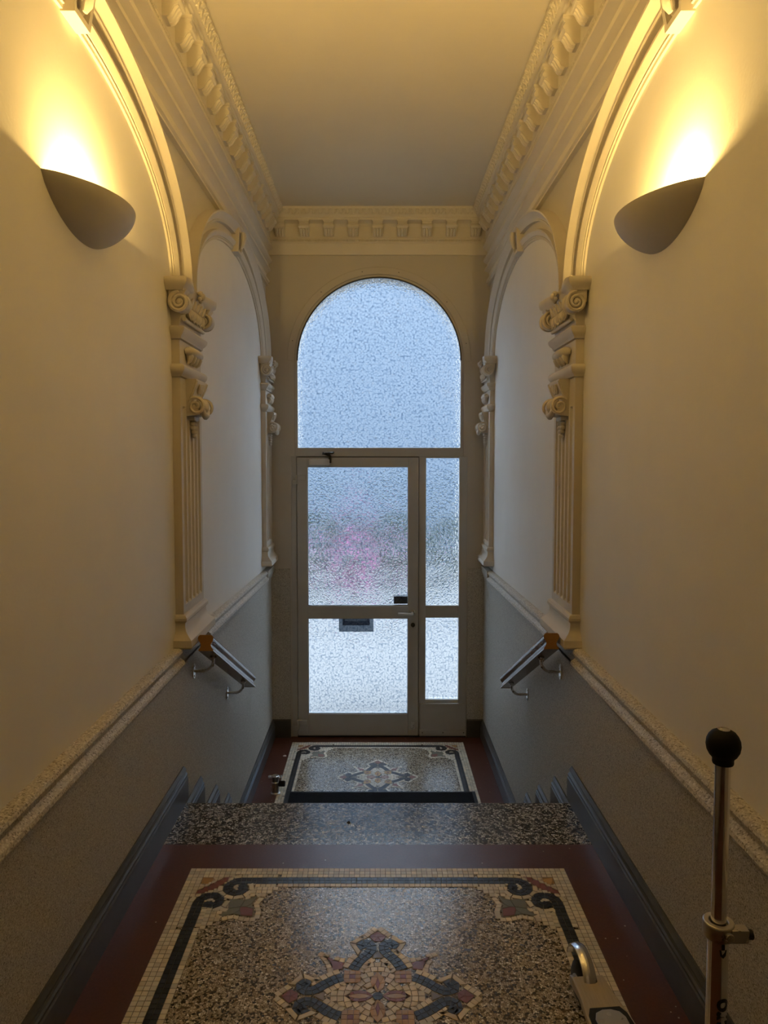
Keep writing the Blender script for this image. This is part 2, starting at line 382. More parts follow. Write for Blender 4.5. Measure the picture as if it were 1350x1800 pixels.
def ornament_band(mb, M, us, v0=.116, z0=3.101, v1=.145, z1=3.142):
    """curled leaves carved on the sloping band under the ceiling"""
    def P(u, t, lift):
        return M(u, v0 + (v1 - v0) * t + lift * .8, z0 + (z1 - z0) * t - lift * .6)
    for i, u in enumerate(us):
        sgn = 1 if i % 2 == 0 else -1
        c = .5 + .06 * sgn
        pts = []
        for k in range(6):
            a = (.1 + .30 * k) * PI
            pts.append(P(u + .010 * math.cos(a), c + sgn * (.34 - .03 * k) * math.sin(a), .004 + .005 * math.sin(a)))
        mb.tube(pts, [.0030, .0048, .0058, .0058, .0048, .0036], 5)
        q = P(u + .011, .5 - sgn * .30, .003); mb.ball(q, (.0055, .0055, .005), 6, 4)
    return mb
for S, nm in ((-1, 'left'), (1, 'right')):
    M = side_map(S)
    mb = MB(); extrude(mb, M, SIDEP, BACK, D + .01)
    co = struct(mb.build(trim_name(), 'cornice', smooth=28), 'moulded plaster cornice with brackets along the %s wall' % nm)
    mod = modillion_mesh(lambda u, v, z: (S * (W - v), u, z), S).build('modillion', 'cornice', co)
    for k in range(-5, 14):
        o = mod if k == -5 else mod.copy()
        if k > -5: COL.objects.link(o)
        o.location = (0, 2.845 + .169 * k, 0)
    stuff(ornament_band(MB(), M, [1.2 + .0235 * i for i in range(167)]).build('leaf_band', 'cornice', co, smooth=60))
    mb = MB()
    for i in range(330): mb.ball(M(1.2 + .012 * i, .040, 2.944), (.006, .0048, .007), 5, 4)
    stuff(mb.build('bead_row', 'cornice', co, smooth=60))
M = end_map()
mb = MB(); extrude(mb, M, ENDP, -W + .002, W - .002)
co = struct(mb.build(trim_name(), 'cornice', smooth=28), 'moulded plaster cornice with brackets above the arched door')
mod = modillion_mesh(lambda u, v, z: (u, D - v, z), 1).build('modillion', 'cornice', co)
for k in range(9):
    o = mod if k == 0 else mod.copy()
    if k: COL.objects.link(o)
    o.location = (-.700 + .175 * k, 0, 0)
stuff(ornament_band(MB(), M, [-.66 + .0235 * i for i in range(57)]).build('leaf_band', 'cornice', co, smooth=60))
mb = MB()
for i in range(126): mb.ball(M(-.76 + .012 * i, .040, 2.944), (.0048, .006, .007), 5, 4)
stuff(mb.build('bead_row', 'cornice', co, smooth=60))

# ---- archivolts with keystones
ARCHP = [(0, 0), (0, .010), (.010, .011), (.011, .016), (.0145, .016), (.0155, .013), (.019, .013), (.020, .018), (.034, .027), (.040, .030), (.048, .030), (.050, .008), (.084, .008), (.085, .030), (.092, .032), (.093, .028), (.097, .029), (.106, .036), (.124, .052), (.128, .056), (.136, .056), (.136, 0)]
def archivolt(S, c, a, label, far):
    M = side_map(S)
    root = tag(empty('arch_moulding', M(c, 0, SPRING)), label, 'arch moulding', 'plaster arches on the side walls')
    n = 56; mb = MB(); rings = []
    lines = [arch_pts(c, a, off, n) for off, _ in ARCHP]
    for i in range(n + 1):
        rings.append([M(lines[j][i][0], ARCHP[j][1], lines[j][i][1]) for j in range(len(ARCHP))])
    mb.loft(rings); mb.build('archivolt', 'stucco', root, smooth=25)
    # keystone: wedge with a sunk panel and an oval boss
    zb, zt = SPRING + RISE - .006, SPRING + RISE + .138
    hb, ht = .050, .078
    k = MB()
    def wedge(z): return hb + (ht - hb) * (z - zb) / (zt - zb)
    def ring(z0, z1, ins, v): return [M(c - wedge(z0) + ins, v, z0), M(c + wedge(z0) - ins, v, z0), M(c + wedge(z1) - ins, v + .012, z1), M(c - wedge(z1) + ins, v + .012, z1)]
    A0 = ring(zb, zt, 0, 0.0); A1 = ring(zb, zt, 0, .040); A2 = ring(zb + .016, zt - .012, .016, .0405); A3 = ring(zb + .019, zt - .015, .019, .024)
    k.loft([A0, A1, A2, A3]); ks = k.build('keystone', 'stucco', root, smooth=20)
    b = MB(); zc = (zb + zt) / 2 + .01
    pts = [M(c, .046, zb + .026), M(c, .055, zb + .045), M(c, .060, zc), M(c, .058, zt - .03)]
    b.tube(pts, [.008, .017, .024, .022], 10, flat=.7)
    for sg in (-1, 1):
        sp = [M(c + sg * (.034 - .016 * t), .044, zt - .036 + .02 * math.sin(t * 3)) for t in (0, .3, .6, .9)]
        b.tube(sp, .006, 6)
    b.build('carved_boss', 'stucco', ks)
for S, nm in ((-1, 'left'), (1, 'right')):
    archivolt(S, *ARCHES[0], 'large moulded plaster arch above the %s wall lamp' % nm, False)
    archivolt(S, *ARCHES[1], 'moulded plaster arch on the %s wall above the steps, nearest the door' % nm, True)

# ---- pilasters
def spiral(mb, Mf, cu, cv, cz, R, turns=2.0, r=.006, n=34, start=PI / 2, sgn=1):
    pts, rr = [], []
    for i in range(n + 1):
        t = i / n; a = start + sgn * 2 * PI * turns * t; q = R * (1 - .82 * t)
        pts.append(Mf(cu, cv + q * math.cos(a), cz + q * math.sin(a))); rr.append(r * (1 - .45 * t))
    mb.tube(pts, rr, 6)
def pilaster(S, uc, hw, label):
    M0 = side_map(S); M = lambda u, v, z: M0(uc + u, v, z)
    root = tag(empty('pilaster', M(0, 0, .624)), label, 'pilaster', 'fluted pilasters along the side walls')
    vs = .034; kx = hw / .165
    def rstack(mb, prof, base_hw=hw, base_v=vs):
        mb.loft([[M(-base_hw - o, 0, z), M(base_hw + o, 0, z), M(base_hw + o, base_v + o, z), M(-base_hw - o, base_v + o, z)] for z, o in prof])
    # shaft with five flutes
    mb = MB(); nf = 5; m_ = .022; pitch = (2 * hw - 2 * m_) / nf; rad = pitch * .36
    sec = [(-hw, 0), (-hw, vs)]
    for i in range(nf):
        cu = -hw + m_ + pitch * (i + .5)
        for k in range(7):
            a = PI * k / 6; sec.append((cu - rad * math.cos(a), vs - .013 * math.sin(a)))
    sec += [(hw, vs), (hw, 0)]
    flat = [(u, v if v < vs - 1e-6 and v == 0 else (vs if v > 0 else 0)) for u, v in sec]
    rings = [[M(u, v, z) for u, v in s] for z, s in ((.745, flat), (.790, flat), (.798, sec), (1.585, sec), (1.593, flat), (2.06, flat))]
    mb.loft(rings); mb.build('shaft', 'stucco', root, smooth=40)
    # base
    b = MB(); rstack(b, [(.756, 0), (.752, .010), (.742, .016), (.732, .016), (.722, .008), (.706, .008), (.690, .012), (.676, .022), (.664, .034), (.658, .040), (.632, .042), (.624, .038)])
    b.build('base', 'stucco', root, smooth=30)
    # necking mouldings
    b = MB(); rstack(b, [(1.704, 0), (1.708, .008), (1.714, .009), (1.720, .016), (1.730, .022), (1.742, .024), (1.750, .020), (1.756, .012), (1.758, 0)])
    b.build('necking', 'stucco', root, smooth=40)
    b = MB(); rstack(b, [(1.852, 0), (1.856, .008), (1.866, .010), (1.874, .018), (1.884, .024), (1.896, .026), (1.903, .020), (1.905, 0)])
    b.build('necking', 'stucco', root, smooth=40)
    # capital
    cap = MB()
    rstack(cap, [(1.900, .0), (1.925, .002), (1.950, .010), (1.990, .018), (2.030, .028), (2.055, .034)])
    co_ = cap.build('capital', 'stucco', root, smooth=30)
    ab = MB(); hl = hw + .088
    def outline(s, z):
        pts = [M(-hl - s, 0, z), M(-hl - s, .088 + s, z), M(-hl + .035, .096 + s, z)]
        for t in (-.6, -.3, 0, .3, .6): pts.append(M(t * hl, .066 + .022 * (abs(t) / .6) ** 2 + s, z))
        pts += [M(hl - .035, .096 + s, z), M(hl + s, .088 + s, z), M(hl + s, 0, z)]
        return pts
    ab.loft([outline(-.020, 2.030), outline(-.016, 2.040), outline(-.004, 2.050), outline(0, 2.062), outline(0, 2.072), outline(-.005, 2.078)])
    ab.build('abacus', 'stucco', co_, smooth=40)
    for sg in (-1, 1):
        v = MB(); cu = sg * (hw + .030); R = .046; cz = 1.986; cv = .050
        v.lathe(M(cu, cv, cz), [(.004, -.020), (R - .010, -.020), (R - .010, .020), (.004, .020)], 22, 'Y')
        rim = lambda e: [(R - .012, e - .006), (R, e - .004), (R, e + .004), (R - .012, e + .006)]
        for e in (-.028, .028): spiral(v, M, cu + e, cv, cz, R - .006, 2.1, .0085, 44, PI / 2, 1 if S < 0 else -1)
        for e in (-.024, .024): v.ball(M(cu + e, cv, cz), .012, 8, 6)
        v.loft([[M(cu - .03, .01, 2.034), M(cu + .03, .01, 2.034), M(cu + .03, .080, 2.034), M(cu - .03, .080, 2.034)], [M(cu - .026, .01, cz), M(cu + .026, .01, cz), M(cu + .020, .050, cz), M(cu - .020, .050, cz)]])
        v.build('volute', 'stucco', co_, smooth=50)
    e = MB()
    for k in range(-2, 3):
        u = k * .048 * kx
        e.ball(M(u, .058, 1.965), (.016, .017 * kx, .022), 10, 7)
        e.tube([M(u - .024 * kx, .052, 1.99), M(u - .018 * kx, .062, 1.95), M(u, .064, 1.938), M(u + .018 * kx, .062, 1.95), M(u + .024 * kx, .052, 1.99)], .0045, 5)
        e.tube([M(u, .056, 1.992), M(u, .066, 2.010), M(u * 1.05, .074, 2.024)], [.012, .010, .004], 6)
    e.tube([M(-hw + .01, .05, 1.932), M(hw - .01, .05, 1.932)], .008, 6)
    e.build('egg_ornament', 'stucco', co_, smooth=60)
    fo = MB(); fo.ball(M(0, .086, 2.052), (.014, .016, .016), 8, 6)
    for k in range(5):
        a = 2 * PI * k / 5; fo.ball(M(.018 * math.cos(a), .078, 2.052 + .018 * math.sin(a)), (.010, .010, .010), 6, 4)
    fo.build('rosette', 'stucco', co_, smooth=60)
    # swag with three drops between the neckings
    sw = MB()
    sw.tube([M(-.098 * kx, vs, 1.815), M(-.088 * kx, vs + .014, 1.818), M(0, vs + .018, 1.818), M(.088 * kx, vs + .014, 1.818), M(.098 * kx, vs, 1.815)], [.008, .018, .021, .018, .008], 10)
    for k in (-1.5, -.5, .5, 1.5):
        u = k * .046 * kx
        sw.tube([M(u, vs + .010, 1.812), M(u, vs + .016, 1.796), M(u, vs + .012, 1.780), M(u, vs + .004, 1.768)], [.016, .016, .011, .003], 8)
    sw.build('swag', 'stucco', root, smooth=60)
    # console with scroll and boss
    cs = MB(); cw = .078 * kx
    prof = [(vs - .004, 1.706), (.078, 1.706), (.080, 1.694), (.072, 1.680), (.062, 1.655), (.058, 1.630), (.064, 1.606), (.078, 1.590), (.082, 1.575), (.074, 1.562), (vs - .004, 1.556)]
    cs.loft([[M(-cw * (1.12 if z > 1.66 else .95), v, z) for v, z in prof], [M(cw * (1.12 if z > 1.66 else .95), v, z) for v, z in prof]])
    for sg in (-1, 1):
        spiral(cs, M, sg * cw * .96, .072, 1.596, .038, 1.6, .0085, 30, PI * .75, -1)
        cs.tube([M(sg * cw * 1.05, .079, 1.70), M(sg * cw * 1.02, .070, 1.672), M(sg * cw * .98, .055, 1.64), M(sg * cw * .96, .044, 1.612)], .007, 6)
    con = cs.build('console', 'stucco', root, smooth=40)
    bb = MB(); bb.ball(M(0, .082, 1.600), (.028, .034 * kx, .030), 14, 10)
    bb.tube([M(-.052 * kx, .074, 1.625), M(-.050 * kx, .088, 1.592), M(-.026 * kx, .092, 1.566), M(0, .093, 1.558), M(.026 * kx, .092, 1.566), M(.050 * kx, .088, 1.592), M(.052 * kx, .074, 1.625)], [.007, .011, .013, .014, .013, .011, .007], 8)
    for k in (-1, 0, 1):
        bb.tube([M(k * .030 * kx, .078, 1.690), M(k * .026 * kx, .074, 1.672), M(k * .016 * kx, .068, 1.650)], [.006, .009, .004], 6)
    bb.build('boss', 'stucco', con, smooth=60)
    pd = MB(); rs = [(1.556, .040), (1.546, .042), (1.540, .036)]
    pd.loft([[M(-o * kx, vs - .01, z), M(o * kx, vs - .01, z), M(o * kx, vs + .022, z), M(-o * kx, vs + .022, z)] for z, o in rs])
    for i, row in enumerate((3, 3, 2, 1)):
        for j in range(row): pd.ball(M((j - (row - 1) / 2) * .022 * kx, vs + .010, 1.527 - .016 * i), (.012, .012, .011), 7, 5)
    pd.build('pendant', 'stucco', root, smooth=60)
for S, nm in ((-1, 'left'), (1, 'right')):
    pilaster(S, 2.997, .165, 'fluted plaster pilaster with scrolled capital at the top of the %s handrail' % nm)
    pilaster(S, 5.118, .138, 'narrow fluted plaster pilaster in the %s corner beside the door' % nm)

# ---- arched window above the door, side lights, door leaf
FY0, FY1 = D + .010, D + .065         # frame depth
GY0, GY1 = D + .030, D + .036         # glass
def pane(x0, x1, z0, z1, parent):
    return MB().box(x0, x1, GY0, GY1, z0, z1).build('pane', 'textured_glass', parent, smooth=0)
w1 = struct(empty('window_1', (OC, D, 1.43)), 'round-arched textured glass window above the door')
n = 40
def arc2(r, z0=OZ, nn=n): return [(OC + r * math.cos(PI * i / nn), z0 + r * math.sin(PI * i / nn)) for i in range(nn + 1)]
RG = OR - .022
fr = MB()
a_o = [(OX1, 1.39)] + arc2(OR) + [(OX0, 1.39)]; a_i = [(OX1 - .022, 1.39)] + arc2(RG) + [(OX0 + .022, 1.39)]
fr.loft([[(a_o[i][0], FY0, a_o[i][1]), (a_i[i][0], FY0, a_i[i][1]), (a_i[i][0], FY1, a_i[i][1]), (a_o[i][0], FY1, a_o[i][1])] for i in range(len(a_o))])
fr.build('window_frame', 'frame_paint', w1, smooth=30)
sl = MB(); a_o = arc2(RG + .004); a_i = arc2(RG - .004)
sl.loft([[(a_o[i][0], FY0 - .004, a_o[i][1]), (a_i[i][0], FY0 - .004, a_i[i][1]), (a_i[i][0], FY0 + .01, a_i[i][1]), (a_o[i][0], FY0 + .01, a_o[i][1])] for i in range(n + 1)])
sl.build('gasket', 'frame_dark', w1, smooth=30)
MB().box(OX0, OX1, FY0 - .006, FY1, 1.392, 1.457).build('transom', 'frame_paint', w1, smooth=0, bevel=.002)
poly = [(OX1 - .02, GY0, 1.45)] + [(x, GY0, z) for x, z in arc2(RG + .003)] + [(OX0 + .02, GY0, 1.45)]
MB().prism(poly, (0, GY1 - GY0, 0)).build('pane', 'textured_glass', w1, smooth=0)
# flat trim boards of the arch, with joints at the crown and the springing
for t0, t1 in ((0.0, PI / 2 - .003), (PI / 2 + .003, PI)):
    tb = MB(); rr = []
    for i in range(25):
        t = t0 + (t1 - t0) * i / 24
        q = lambda r, y: (OC + r * math.cos(t), y, OZ + r * math.sin(t))
        rr.append([q(OR - .002, D + .01), q(OR - .002, D - .007), q(OR + .047, D - .007), q(OR + .050, D - .004), q(OR + .050, D + .002)])
    tb.loft(rr); ab = tb.build('arch_trim_board', 'wall_paint', w1, smooth=30)
    for f in (.12, .45, .86):
        scr = MB(); t = t0 + (t1 - t0) * f; scr.lathe((OC + (OR + .025) * math.cos(t), D - .0075, OZ + (OR + .025) * math.sin(t)), [(.0035, -.0008), (.0035, .001)], 8, 'Y'); scr.build('screw', 'frame_dark', ab, smooth=0)
# fixed side part right of the door
w2 = struct(empty('window_2', (.48, D, LOW)), 'narrow two-pane side window right of the door')
for nm_, b in (('mullion', (.306, .358, FY0 - .004, FY1, LOW, 1.392)), ('post', (.604, .662, FY0 - .012, FY1, LOW, 1.392)), ('rail', (.358, .604, FY0, FY1, .188, .280)), ('rail', (.358, .604, FY0, FY1, 1.380, 1.392)), ('rail', (.358, .604, FY0, FY1, -.520, -.436)), ('bottom_panel', (.316, .664, FY0 - .018, FY0 + .02, LOW, -.46)), ('kick_strip', (.312, .664, FY0 - .022, FY0, LOW, LOW + .055))):
    MB().box(*b).build(nm_, 'frame_paint', w2, smooth=0, bevel=.002)
pane(.352, .610, .274, 1.386, w2); pane(.352, .610, -.442, .194, w2)
for x in (.335, .49, .645):
    ps = MB(); ps.lathe((x, FY0 - .023, LOW + .035), [(.004, -.002), (.004, .002)], 8, 'Y'); ps.build('screw', 'frame_dark', w2)
# door
d1 = struct(empty('door_1', (-.15, D, LOW)), 'taupe metal entrance door with two textured glass panes')
LX0, LX1, LZ0, LZ1 = -.596, .302, LOW + .012, 1.386
YA, YB = D - .012, D + .045
for nm_, b in (('jamb', (-.640, -.600, FY0 - .012, FY1, LOW, 1.392)), ('stile', (LX0, -.520, YA, YB, LZ0, LZ1)), ('stile', (.226, LX1, YA, YB, LZ0, LZ1)), ('top_rail', (-.520, .226, YA, YB, 1.316, LZ1)), ('lock_rail', (-.520, .226, YA, YB, .188, .280)), ('bottom_rail', (-.520, .226, YA, YB, LZ0, -.538))):
    MB().box(*b).build(nm_, 'frame_paint', d1, smooth=0, bevel=.0025)
pane(-.526, .232, .274, 1.322, d1); pane(-.526, .232, -.544, .194, d1)
for (x0, x1, z0, z1) in ((-.520, .226, .280, 1.316), (-.520, .226, -.538, .188)):
    g = MB(); t = .006
    g.box(x0, x1, YA + .006, YA + .03, z0, z0 + t); g.box(x0, x0 + t * .7, YA + .006, YA + .03, z0, z1); g.box(x1 - t * .7, x1, YA + .006, YA + .03, z0, z1); g.box(x0, x1, YA + .006, YA + .03, z1 - t * .6, z1)
    g.build('glazing_bead', 'aluminium', d1, smooth=0)
MB().box(.120, .224, GY1 + .006, GY1 + .05, .286, .345).build('lock_box', 'black_rubber', d1, smooth=0, bevel=.004)
hd = MB(); hz = .232
hd.tube([(.258, YA - .002, hz), (.258, YA - .045, hz), (.252, YA - .055, hz), (.235, YA - .058, hz), (.150, YA - .056, hz + .004)], [.009, .009, .009, .009, .008], 10)
h = hd.build('handle', 'satin_metal', d1)
rp = MB().box(.240, .276, YA - .006, YA, hz - .018, hz + .018).build('rose', 'steel', h, smooth=0, bevel=.003)
lk_ = MB(); lk_.lathe((.262, YA - .004, .140), [(.016, .004), (.016, -.003), (.012, -.005)], 16, 'Y'); lk_.box(.2595, .2645, YA - .0105, YA - .008, .120, .140)
lk_.build('keyhole_rose', 'frame_dark', d1)
MB().box(-.606, .32, YB + .001, YB + .016, 1.360, 1.394).build('rebate', 'frame_dark', d1, smooth=0)
MB().box(-.606, -.575, YB + .001, YB + .016, LOW + .01, 1.360).build('rebate', 'frame_dark', d1, smooth=0)
MB().box(.280, .32, YB + .001, YB + .016, LOW + .01, 1.360).build('rebate', 'frame_dark', d1, smooth=0)
for z in (1.222, -.615):
    hi = MB(); hi.box(-.594, -.530, YA - .016, YA, z, z + .034); hi.box(-.628, -.586, YA - .020, YA + .01, z - .034, z - .002)
    hi.lathe((-.598, YA - .012, z - .034), [(.010, 0), (.010, .07)], 10, 'Z')
    hi.build('hinge', 'frame_paint', d1, smooth=30, bevel=.002)
cl = MB().box(-.502, -.352, YA - .048, YA, 1.330, 1.372).build('door_closer', 'satin_metal', d1, smooth=0, bevel=.004)
ar = MB(); ar.box(-.358, -.340, YA - .040, YA - .008, 1.345, 1.40)
ar.tube([(-.350, YA - .028, 1.40), (-.400, YA - .055, 1.418)], .009, 8); ar.tube([(-.405, YA - .05, 1.412), (-.325, YA - .04, 1.418), (-.325, YA + .01, 1.425)], .007, 8)
ar.lathe((-.365, YA - .045, 1.415), [(.020, -.006), (.020, .006)], 12, 'Z')
ar.build('closer_arm', 'frame_dark', cl)
bo = MB(); bo.box(.250, .276, YA - .010, YA, -.66, -.60); bo.tube([(.263, YA - .010, -.64), (.263, YA - .022, -.64)], .008, 8); bo.lathe((.263, YA - .012, -.612), [(.007, -.004), (.007, .004)], 8, 'Y')
bo.build('floor_bolt', 'steel', d1)
MB().box(-.60, .66, D - .012, D + .09, LOW - .01, LOW + .010).build('threshold', 'frame_dark', d1, smooth=0)

# ================================================================== MOSAIC
class Mosaic:
    RES = 500.0
    def __init__(s, hx, hy):
        s.hx, s.hy = hx, hy; s.occ = np.zeros((int(2 * hx * s.RES) + 4, int(2 * hy * s.RES) + 4), bool); s.t = []
    def cells(s, poly):
        P = np.array(poly); x0, y0 = P.min(0); x1, y1 = P.max(0)
        i0, i1 = max(0, int((x0 + s.hx) * s.RES)), min(s.occ.shape[0], int((x1 + s.hx) * s.RES) + 1)
        j0, j1 = max(0, int((y0 + s.hy) * s.RES)), min(s.occ.shape[1], int((y1 + s.hy) * s.RES) + 1)
        if i1 <= i0 or j1 <= j0: return None
        X, Y = np.meshgrid((np.arange(i0, i1) + .5) / s.RES - s.hx, (np.arange(j0, j1) + .5) / s.RES - s.hy, indexing='ij')
        ins = np.zeros(X.shape, bool); n = len(P)
        for a in range(n):                                   # even-odd test
            xa, ya = P[a]; xb, yb = P[(a + 1) % n]
            cond = ((ya > Y) != (yb > Y))
            xi = (xb - xa) * (Y - ya) / (yb - ya if abs(yb - ya) > 1e-12 else 1e-12) + xa
            ins ^= cond & (X < xi)
        return (slice(i0, i1), slice(j0, j1)), ins
    def add(s, poly, col, tol=.22, force=False):
        r = s.cells(poly)
        if r is None: return False
        sl, ins = r; n = ins.sum()
        if n == 0: return False
        if not force and (s.occ[sl] & ins).sum() > tol * n: return False
        s.occ[sl] |= ins; s.t.append((poly, col)); return True
WHT, BLK, RED, OCH, GRN, GRY = (.72, .65, .52), (.018, .020, .024), (.24, .075, .05), (.50, .30, .10), (.19, .185, .125), (.22, .19, .16)
def quadrow(mo, pts, offs, col, length=.017, tol=.22, force=False, taper=None):
    """tesserae laid in rows along a path; offs = list of (inner, outer) side offsets"""
    P = [Vector((x, y)) for x, y in pts]; L = [0]
    for a, b in zip(P, P[1:]): L.append(L[-1] + (b - a).length)
    def at(d):
        for i in range(len(P) - 1):
            if d <= L[i + 1] or i == len(P) - 2:
                t = (d - L[i]) / max(1e-9, L[i + 1] - L[i]); p = P[i].lerp(P[i + 1], t)
                i0, i1 = max(0, i - 1), min(len(P) - 1, i + 2)
                ta = (P[i + 1] - P[i]).normalized(); tp = (P[i] - P[i0]).normalized() if i > i0 else ta; tn = (P[i1] - P[i + 1]).normalized() if i1 > i + 1 else ta
                tt = ((tp + ta) * (1 - t) + (ta + tn) * t).normalized()
                return p, Vector((-tt.y, tt.x))
    for (o0, o1) in offs:
        n = max(1, round(L[-1] / length)); ph = 0
        for i in range(n):
            g = .0011
            d0, d1 = L[-1] * i / n + g * .6, L[-1] * (i + 1) / n - g * .6
            (p0, n0), (p1, n1) = at(d0), at(d1); k0 = k1 = 1
            if taper: k0, k1 = taper(d0 / L[-1]), taper(d1 / L[-1])
            j = [random.uniform(-.0008, .0008) for _ in range(4)]
            q = [p0 + n0 * (o0 * k0 + j[0]), p1 + n1 * (o0 * k1 + j[1]), p1 + n1 * (o1 * k1 + j[2]), p0 + n0 * (o1 * k0 + j[3])]
            mo.add([(v.x, v.y) for v in q], col, tol, force)
def make_mosaic():
    hx, hy = MX, (MY1 - MY0) / 2; mo = Mosaic(hx, hy); g = .0006; T = .0172
    # medallion, eight times mirrored strand
    strand = [(.067, .094), (.062, .106), (.055, .119), (.046, .133), (.035, .147), (.024, .160), (.018, .172), (.0165, .184), (.020, .196), (.030, .203), (.041, .202), (.049, .194), (.048, .184), (.041, .181)]
    strand2 = [(x, y) for x, y in strand]
    for sx in (-1, 1):
        for sy in (-1, 1):
            for sw in (0, 1):
                pts = [((y if sw else x) * sx, (x if sw else y) * sy) for x, y in strand]
                quadrow(mo, pts, [(-.0142, -.0006), (.0006, .0142)], BLK, .016, .6, taper=lambda t: 1.0 if t < .8 else 1.0 - .5 * (t - .8))
            for sw in (0, 1):
                bx, by = .0435, .1905
                ring = [(bx + .0135 * math.cos(2 * PI * k / 12), by + .0135 * math.sin(2 * PI * k / 12)) for k in range(12)]
                for k in range(4):
                    q = [(bx, by)] + [ring[(k * 3 + m) % 12] for m in range(4)]
                    mo.add([((y if sw else x) * sx, (x if sw else y) * sy) for x, y in q], BLK, .8)
            sq = (.068 * sx, .069 * sy)
            for (a, b) in ((-1, -1), (0, -1), (1, -1), (-1, 0), (1, 0), (-1, 1), (0, 1), (1, 1), (0, 0)):
                q = .0073; cx, cy = sq[0] + a * .0152, sq[1] + b * .0152
                mo.add([(cx - q, cy - q), (cx + q, cy - q), (cx + q, cy + q), (cx - q, cy + q)], RED if (a, b) == (0, 0) else OCH, .6)
            tri = [(.147, .147), (.093, .120), (.096, .097), (.121, .094)]
            tr = [(x * sx, y * sy) for x, y in tri]; m01 = tuple((a + b) / 2 for a, b in zip(tr[0], tr[1])); m03 = tuple((a + b) / 2 for a, b in zip(tr[0], tr[3])); m12 = tuple((a + b) / 2 for a, b in zip(tr[1], tr[2])); 
            mo.add([tr[0], m01, m03], RED, .5); mo.add([m01, tr[1], m12], RED, .5); mo.add([m01, m12, tr[2], tr[3], m03], RED, .5)
    for sg in (-1, 1):
        dia = [(0, .250), (-.024, .227), (-.010, .207), (.010, .207), (.024, .227)]
        for sw in (0, 1):
            d = [((y * sg if sw else x), (x if sw else y * sg)) for x, y in dia]; c0 = (0, .226 * sg) if not sw else (.226 * sg, 0)
            for i in range(5): mo.add([d[i], d[(i + 1) % 5], c0], RED, .5)
            tg = [(0, .166), (-.016, .139), (.016, .139)]
            mo.add([((y * sg if sw else x), (x if sw else y * sg)) for x, y in tg], GRY, .5)
        # petals
        pet = [(0, .012), (-.015, .028), (-.020, .048), (-.016, .066), (0, .086), (.016, .066), (.020, .048), (.015, .028)]
        core = [(0, .020), (-.0055, .042), (0, .066), (.0055, .042)]
        for sw in (0, 1):
            f = lambda pl: [((y * sg if sw else x), (x if sw else y * sg)) for x, y in pl]
            if sw == 0:
                mo.add(f(core), RED, 1); P = f(pet); c0 = f(core)
                for i in range(8): mo.add([P[i], P[(i + 1) % 8], c0[[0, 1, 1, 2, 2, 3, 3, 0][(i + 1) % 8]], c0[[0, 1, 1, 2, 2, 3, 3, 0][i]]], OCH, 1)
            else:
                inner = [(x * .42, .018 + (y - .012) * .80) for x, y in pet]; P = f(pet); I = f(inner)
                for i in range(8): mo.add([P[i], P[(i + 1) % 8], I[(i + 1) % 8], I[i]], RED, 1)
                mo.add(I, (.48, .34, .23), 1)
    disc = [(.0135 * math.cos(2 * PI * k / 12), .0135 * math.sin(2 * PI * k / 12)) for k in range(12)]
    for k in range(4): mo.add([(0, 0)] + disc[k * 3:k * 3 + 3] + [disc[(k * 3 + 3) % 12]], BLK, .5, True)
    # pale stones: rows that follow the strands, then fill inside the medallion
    for sx in (-1, 1):
        for sy in (-1, 1):
            for sw in (0, 1):
                pts = [((y if sw else x) * sx, (x if sw else y) * sy) for x, y in strand]
                quadrow(mo, pts, [(-.032, -.0158), (.0158, .032)], WHT, .0165, .30)
            quadrow(mo, [(.165 * sx, .158 * sy), (.118 * sx, .135 * sy), (.090 * sx, .130 * sy)], [(-.008, .008)], WHT, .016, .4)
            quadrow(mo, [(.160 * sx, .160 * sy), (.132 * sx, .112 * sy), (.128 * sx, .084 * sy)], [(-.008, .008)], WHT, .016, .4)
    for sg in (-1, 1):
        for sw in (0, 1):
            for s2 in (-1, 1):
                pl = [(.004 * s2, .264), (.036 * s2, .230), (.060 * s2, .212)]
                quadrow(mo, [((y * sg if sw else x), (x if sw else y * sg)) for x, y in pl], [(-.0085, .0085)], WHT, .0165, .4)
    for rr in np.arange(.020, .165, .0172):
        n = max(6, round(2 * PI * rr / .0175))
        for i in range(n):
            a0, a1 = 2 * PI * (i + .04) / n, 2 * PI * (i + .96) / n; b0, b1 = rr, rr + .0162
            am = (a0 + a1) / 2; cx, cy = (rr + .008) * math.cos(am), (rr + .008) * math.sin(am)
            if abs(cx) > .06 and abs(cy) > .06 : continue
            if max(abs(cx), abs(cy)) > .150 or (min(abs(cx), abs(cy)) > .062 and max(abs(cx), abs(cy)) > .1): continue
            mo.add([(b0 * math.cos(a0), b0 * math.sin(a0)), (b0 * math.cos(a1), b0 * math.sin(a1)), (b1 * math.cos(a1), b1 * math.sin(a1)), (b1 * math.cos(a0), b1 * math.sin(a0))], WHT, .35)
